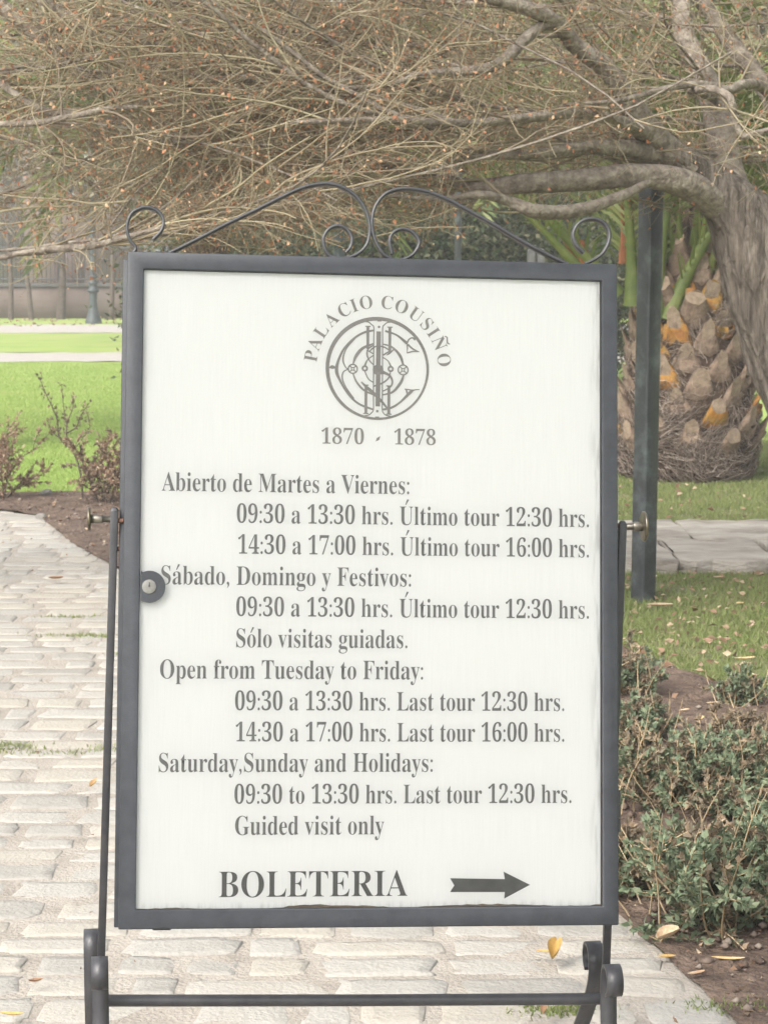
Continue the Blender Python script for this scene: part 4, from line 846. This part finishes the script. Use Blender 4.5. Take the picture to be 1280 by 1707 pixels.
# ------------------------------------------------------------------ shrubs near the path
M_box = lfm('box_leaf', (0.075, 0.108, 0.062), (0.125, 0.165, 0.095), (0.21, 0.24, 0.15), .15)
M_boxd = lfm('browned_box_leaf', (0.09, 0.075, 0.05), (0.16, 0.13, 0.085), (0.28, 0.20, 0.13), .15)
M_red = lfm('rusty_leaf', (0.16, 0.10, 0.07), (0.28, 0.175, 0.12), (0.36, 0.29, 0.19), .2)
M_straw = mat('straw_stem', (0.25, 0.18, 0.10), (0.42, 0.32, 0.20), 6, .8, island=.8)
def sprig_shrub(name, c, rad, ht, nst, label, group, ml, md, size, seed, brown=.25, cat='shrub', bare=6, lean=(0, 0), dens=1.0):
    random.seed(seed); g_ = np.random.default_rng(seed); global rng; rng = g_
    c = Vector((c.x, c.y, 0)); o = empty(name, c, label, cat, group); sm_, l1, l2 = MB(), [], []; d1, d2 = [], []
    for i in range(nst):
        az = random.uniform(0, 6.283); q = random.random() ** .6; hh = ht * (1 - .45 * q * q) * random.uniform(.6, 1.1)
        p0 = c + Vector((math.cos(az), math.sin(az), 0)) * rad * .3 * q; d = (math.cos(az) * rad * q + lean[0], math.sin(az) * rad * q + lean[1], hh)
        s_ = grow(p0, d, math.sqrt(sum(x * x for x in d)), 8, .07, 0); sm_.tube(s_, np.linspace(.0042, .0014, 9), 4, False)
        br = [s_]
        for _ in range(6):
            j = random.randint(2, 7); b_ = grow(s_[j], (s_[j + 1] - s_[j]) * 14 + g_.normal(0, .55, 3) + np.array([0, 0, .25]), random.uniform(.2, .42) * ht, 5, .09, 0); sm_.tube(b_, np.linspace(.0024, .0009, 6), 3, False); br.append(b_)
        for b_ in br:
            dead = random.random() < brown
            for k in range(int((len(b_) * 6) * dens)):
                t = random.uniform(1.2, len(b_) - 1.01); i_ = int(t); pt = b_[i_] + (b_[i_ + 1] - b_[i_]) * (t - i_); tn = (b_[i_ + 1] - b_[i_]); tn /= np.linalg.norm(tn)
                if pt[2] < .015: continue
                (l2 if dead else l1).append(pt); (d2 if dead else d1).append(tn * .7 + g_.normal(0, .6, 3))
    for _ in range(bare):
        az = random.uniform(0, 6.283); q = rad * random.uniform(.3, 1); s_ = grow(c + Vector((math.cos(az) * q, math.sin(az) * q, 0)), (random.gauss(0, .35), random.gauss(0, .35), 1), ht * random.uniform(.8, 1.25), 7, .06, 0); sm_.tube(s_, np.linspace(.0028, .0008, 8), 3, False)
    sm_.build('stems', M_straw if bare > 5 else M_stem, o)
    for l_, d_, m_, nm in ((l1, d1, ml, 'foliage'), (l2, d2, md, 'browned_foliage')):
        if l_:
            L = g_.uniform(.7, 1.3, len(l_)) * size; b_ = MB(); b_.leaves(np.array(l_), np.array(d_), L, L * g_.uniform(.4, .6, len(l_)), .2); b_.build(nm, m_, o)
    return o
SH = [(1195, 1545, .20, .40, 70, 'near dark green box shrub at the lower right above the bare soil', .12),
      (1085, 1500, .14, .28, 50, 'low browned box shrub touching the lower right corner of the frame', .6),
      (1290, 1540, .16, .42, 50, 'dark green box shrub cut off by the right margin, nearest the soil', .1),
      (1100, 1350, .19, .36, 64, 'straw-tangled box shrub just right of the frame hinge', .35),
      (1230, 1360, .20, .36, 64, 'dense green box shrub behind the nearest one at the right', .15),
      (1065, 1240, .13, .22, 46, 'greyish box shrub hugging the frame edge below the lawn', .3),
      (1150, 1300, .13, .20, 40, 'small mid green box shrub in the middle of the right bed', .3),
      (1262, 1262, .17, .20, 50, 'reddish brown box shrub at the right margin of the bed', .75),
      (1050, 1165, .10, .28, 34, 'upright grey green sprig shrub beside the frame at the lawn edge', .2),
      (1232, 1180, .09, .20, 26, 'little bluish green box sprig at the far edge of the right bed', .15)]
for i, (px, py, r_, hh, ns, lb, bw) in enumerate(SH):
    sprig_shrub('box_shrub', G(px, py), r_, hh * .68, int(ns * .62), lb, 'box shrubs in the right-hand bed', M_box, M_boxd, .020 if i < 4 else .018, 200 + i, min(.8, bw + .08), bare=15, dens=.8)
sprig_shrub('rusty_shrub', G(0, 836), .17, .52, 13, 'rusty leaved shrub cut off by the left margin', 'shrubs in the left-hand bed', M_red, M_red, .026, 301, .3, bare=0, dens=.8)
sprig_shrub('rusty_shrub', G(172, 842), .19, .50, 14, 'rusty leaved shrub close beside the left frame edge', 'shrubs in the left-hand bed', M_red, M_boxd, .026, 302, .35, bare=0, dens=.8)
sprig_shrub('rusty_shrub', G(216, 850), .17, .48, 12, 'rusty leaved shrub half hidden behind the left frame edge', 'shrubs in the left-hand bed', M_red, M_boxd, .026, 303, .3, bare=0, dens=.8)
c = G(138, 834); o = empty('lanky_shrub', c, 'lanky leaning shrub with small dark leaves on bare forked stems', 'shrub')
random.seed(9); rng = np.random.default_rng(9); m_, lp, ld = MB(), [], []; yd = c.y
def twp(l): return smooth([D(x, y, yd + dz) for x, y, dz in l], 4)
for l_, r0 in (([(138, 834, 0), (135, 790, 0), (122, 752, 0), (100, 730, .05), (96, 700, .05), (86, 675, .05), (74, 650, .05), (66, 628, .05)], .008), ([(122, 752, 0), (112, 728, -.05), (112, 705, -.05), (108, 690, 0), (103, 640, 0)], .005), ([(112, 722, 0), (128, 712, 0), (134, 695, 0), (149, 672, 0)], .005), ([(100, 730, .05), (90, 722, .1), (80, 705, .1)], .003), ([(112, 705, 0), (122, 680, -.1), (123, 662, -.1)], .003), ([(128, 745, 0), (150, 712, .1), (146, 690, .1)], .003)):
    q = twp(l_); m_.tube(q, np.linspace(r0, .002, len(q)), 6, False)
    for i in range(max(2, len(q) // 3), len(q)):
        for _ in range(5): lp.append(q[i] + rng.normal(0, .012, 3)); ld.append(rng.normal(0, .5, 3) + np.array([0, 0, .8]))
m_.build('stems', M_stem, o, smooth=True); b_ = MB(); L = rng.uniform(.018, .034, len(lp)); b_.leaves(np.array(lp), np.array(ld), L, L * .5, .2); b_.build('foliage', M_boxd, o)

# ------------------------------------------------------------------ single fallen leaves one can point to
def fallen(px, py, L, W, az, c1, c2, curl, label, lift=.006, z=.02, tilt=0.0):
    p = G(px, py, z); d = Vector((math.cos(R(az)), math.sin(R(az)), 0)); s_ = Vector((-d.y, d.x, 0)); V, n_ = [], 9
    for i in range(n_):
        t = i / (n_ - 1); w = W * .5 * math.sin(math.pi * (t * .92 + .04)) ** .7
        for k in (-1, -.5, 0, .5, 1):
            V.append(p + d * (L * (t - .5)) + s_ * (w * k * (1 - .25 * curl)) + Z0 * (lift + curl * w * abs(k) ** 1.6 + curl * L * .35 * (t - .5) ** 2 * 2 + tilt * t * L))
    b_ = MB(); b_.add([tuple(v) for v in V], [(i * 5 + k, i * 5 + k + 1, (i + 1) * 5 + k + 1, (i + 1) * 5 + k) for i in range(n_ - 1) for k in range(4)])
    m_ = mat('leaf_' + '_'.join(str(int(x * 100)) for x in c1 + c2), c1, c2, 30, .75, .3, 150, trans=.1)
    o = b_.build('fallen_leaf', m_, smooth=True); tag(o, label, 'leaf', 'single fallen leaves')
TAN, PAL, YEL, BRN, OCH = (0.36, 0.22, 0.13), (0.56, 0.46, 0.31), (0.50, 0.34, 0.12), (0.20, 0.10, 0.05), (0.36, 0.22, 0.06)
fallen(1100, 1012, .115, .06, 5, TAN, PAL, .3, 'large tan fallen leaf at the foot of the dark post')
fallen(1233, 1009, .05, .035, 40, YEL, PAL, .4, 'small yellow fallen leaf on the grass below the flagstones')
fallen(1241, 1102, .085, .03, 15, PAL, YEL, .5, 'long pale fallen leaf on the lawn near the right margin')
fallen(1196, 965, .05, .03, 0, PAL, TAN, .4, 'pale fallen leaf against the front of the flagstones')
fallen(1165, 1212, .07, .025, 60, PAL, YEL, .8, 'curled cream leaf in the bare soil between the right-hand shrubs', lift=.02)
fallen(1188, 1183, .05, .022, 20, PAL, TAN, .5, 'thin pale leaf at the upper rim of the bare soil patch', lift=.02)
fallen(1140, 1195, .045, .022, 35, TAN, PAL, .5, 'pinkish tan leaf in the bare soil left of the cream one', lift=.02)
fallen(924, 1606, .062, .045, 75, OCH, YEL, 1.3, 'upright curled ochre leaf on the cobbles left of the right scroll foot', z=.025, tilt=.35)
fallen(908, 1592, .04, .02, 170, YEL, TAN, .4, 'flat ochre leaf lying against the upright curled one', z=.03)
fallen(1113, 1576, .062, .05, 30, TAN, PAL, .8, 'folded tan leaf on the soil beside the path edge', lift=.012, tilt=.2)
fallen(1110, 1600, .04, .018, 5, YEL, OCH, .4, 'small yellow leaf just under the folded tan leaf')
fallen(1213, 1604, .07, .018, -5, PAL, YEL, .4, 'long narrow pale leaf on the dark soil at the lower right')
fallen(1160, 1628, .045, .016, 30, PAL, TAN, .5, 'thin grey leaf on the soil between the pale leaf and the path')
fallen(906, 1694, .045, .02, 80, BRN, TAN, .9, 'dark brown leaf at the bottom edge by the right foot', z=.03, tilt=.5)
fallen(94, 967, .07, .035, 10, BRN, TAN, .6, 'brown leaf on the pale cobbles at the far left', z=.03)
fallen(156, 1316, .035, .022, 60, TAN, YEL, 1.0, 'little folded leaf on the cobbles beside the left upright', z=.03, tilt=.4)
fallen(60, 1641, .03, .014, 20, BRN, TAN, .8, 'small dark curled leaf on the cobbles left of the left foot', z=.03)
fallen(20, 1697, .05, .018, -10, OCH, YEL, .5, 'ochre leaf in the lower left corner of the path', z=.03)
def rock(px, py, s_, label, c1):
    b_ = bmesh.new(); bmesh.ops.create_icosphere(b_, subdivisions=3, radius=s_); g_ = random.Random(px)
    k = [Vector((g_.gauss(0, 1), g_.gauss(0, 1), g_.gauss(0, 1))).normalized() for _ in range(9)]
    for v in b_.verts:
        n_ = v.co.normalized(); cut = min([1.0] + [.72 / max(.05, n_.dot(q)) for q in k]); v.co *= min(1, cut) ; v.co.z *= .7
    me = bpy.data.meshes.new('stone'); b_.to_mesh(me); b_.free(); me.materials.append(mat('stone_chip', (0.16, 0.15, 0.135), (0.26, 0.245, 0.22), 30, .9, .4, 120)); o = bpy.data.objects.new('stone', me); COL.objects.link(o)
    p = G(px, py); o.location = (p.x, p.y, s_ * .3 + .012); tag(o, label, 'stone')
rock(68, 868, .036, 'grey stone lying on the soil of the left-hand bed', 0)
rock(78, 828, .045, 'pale flat stone at the lawn edge of the left-hand bed', 0)

# ------------------------------------------------------------------ added scattering volume that lifts the darks, in place of lens glare
hz_ = MB(); hz_.bx(-60, 60, -8, 92, -1.2, 16.5); hm = bpy.data.materials.new('glare_haze'); hm.use_nodes = True; nt = hm.node_tree; nt.nodes.clear()
ho = nt.nodes.new('ShaderNodeOutputMaterial'); pv_ = nt.nodes.new('ShaderNodeVolumePrincipled'); pv_.inputs['Color'].default_value = (.95, .94, .91, 1); pv_.inputs['Density'].default_value = 0.0027
nt.links.new(pv_.outputs[0], ho.inputs['Volume']); tag(hz_.build('glare_haze', hm), kind='stuff')
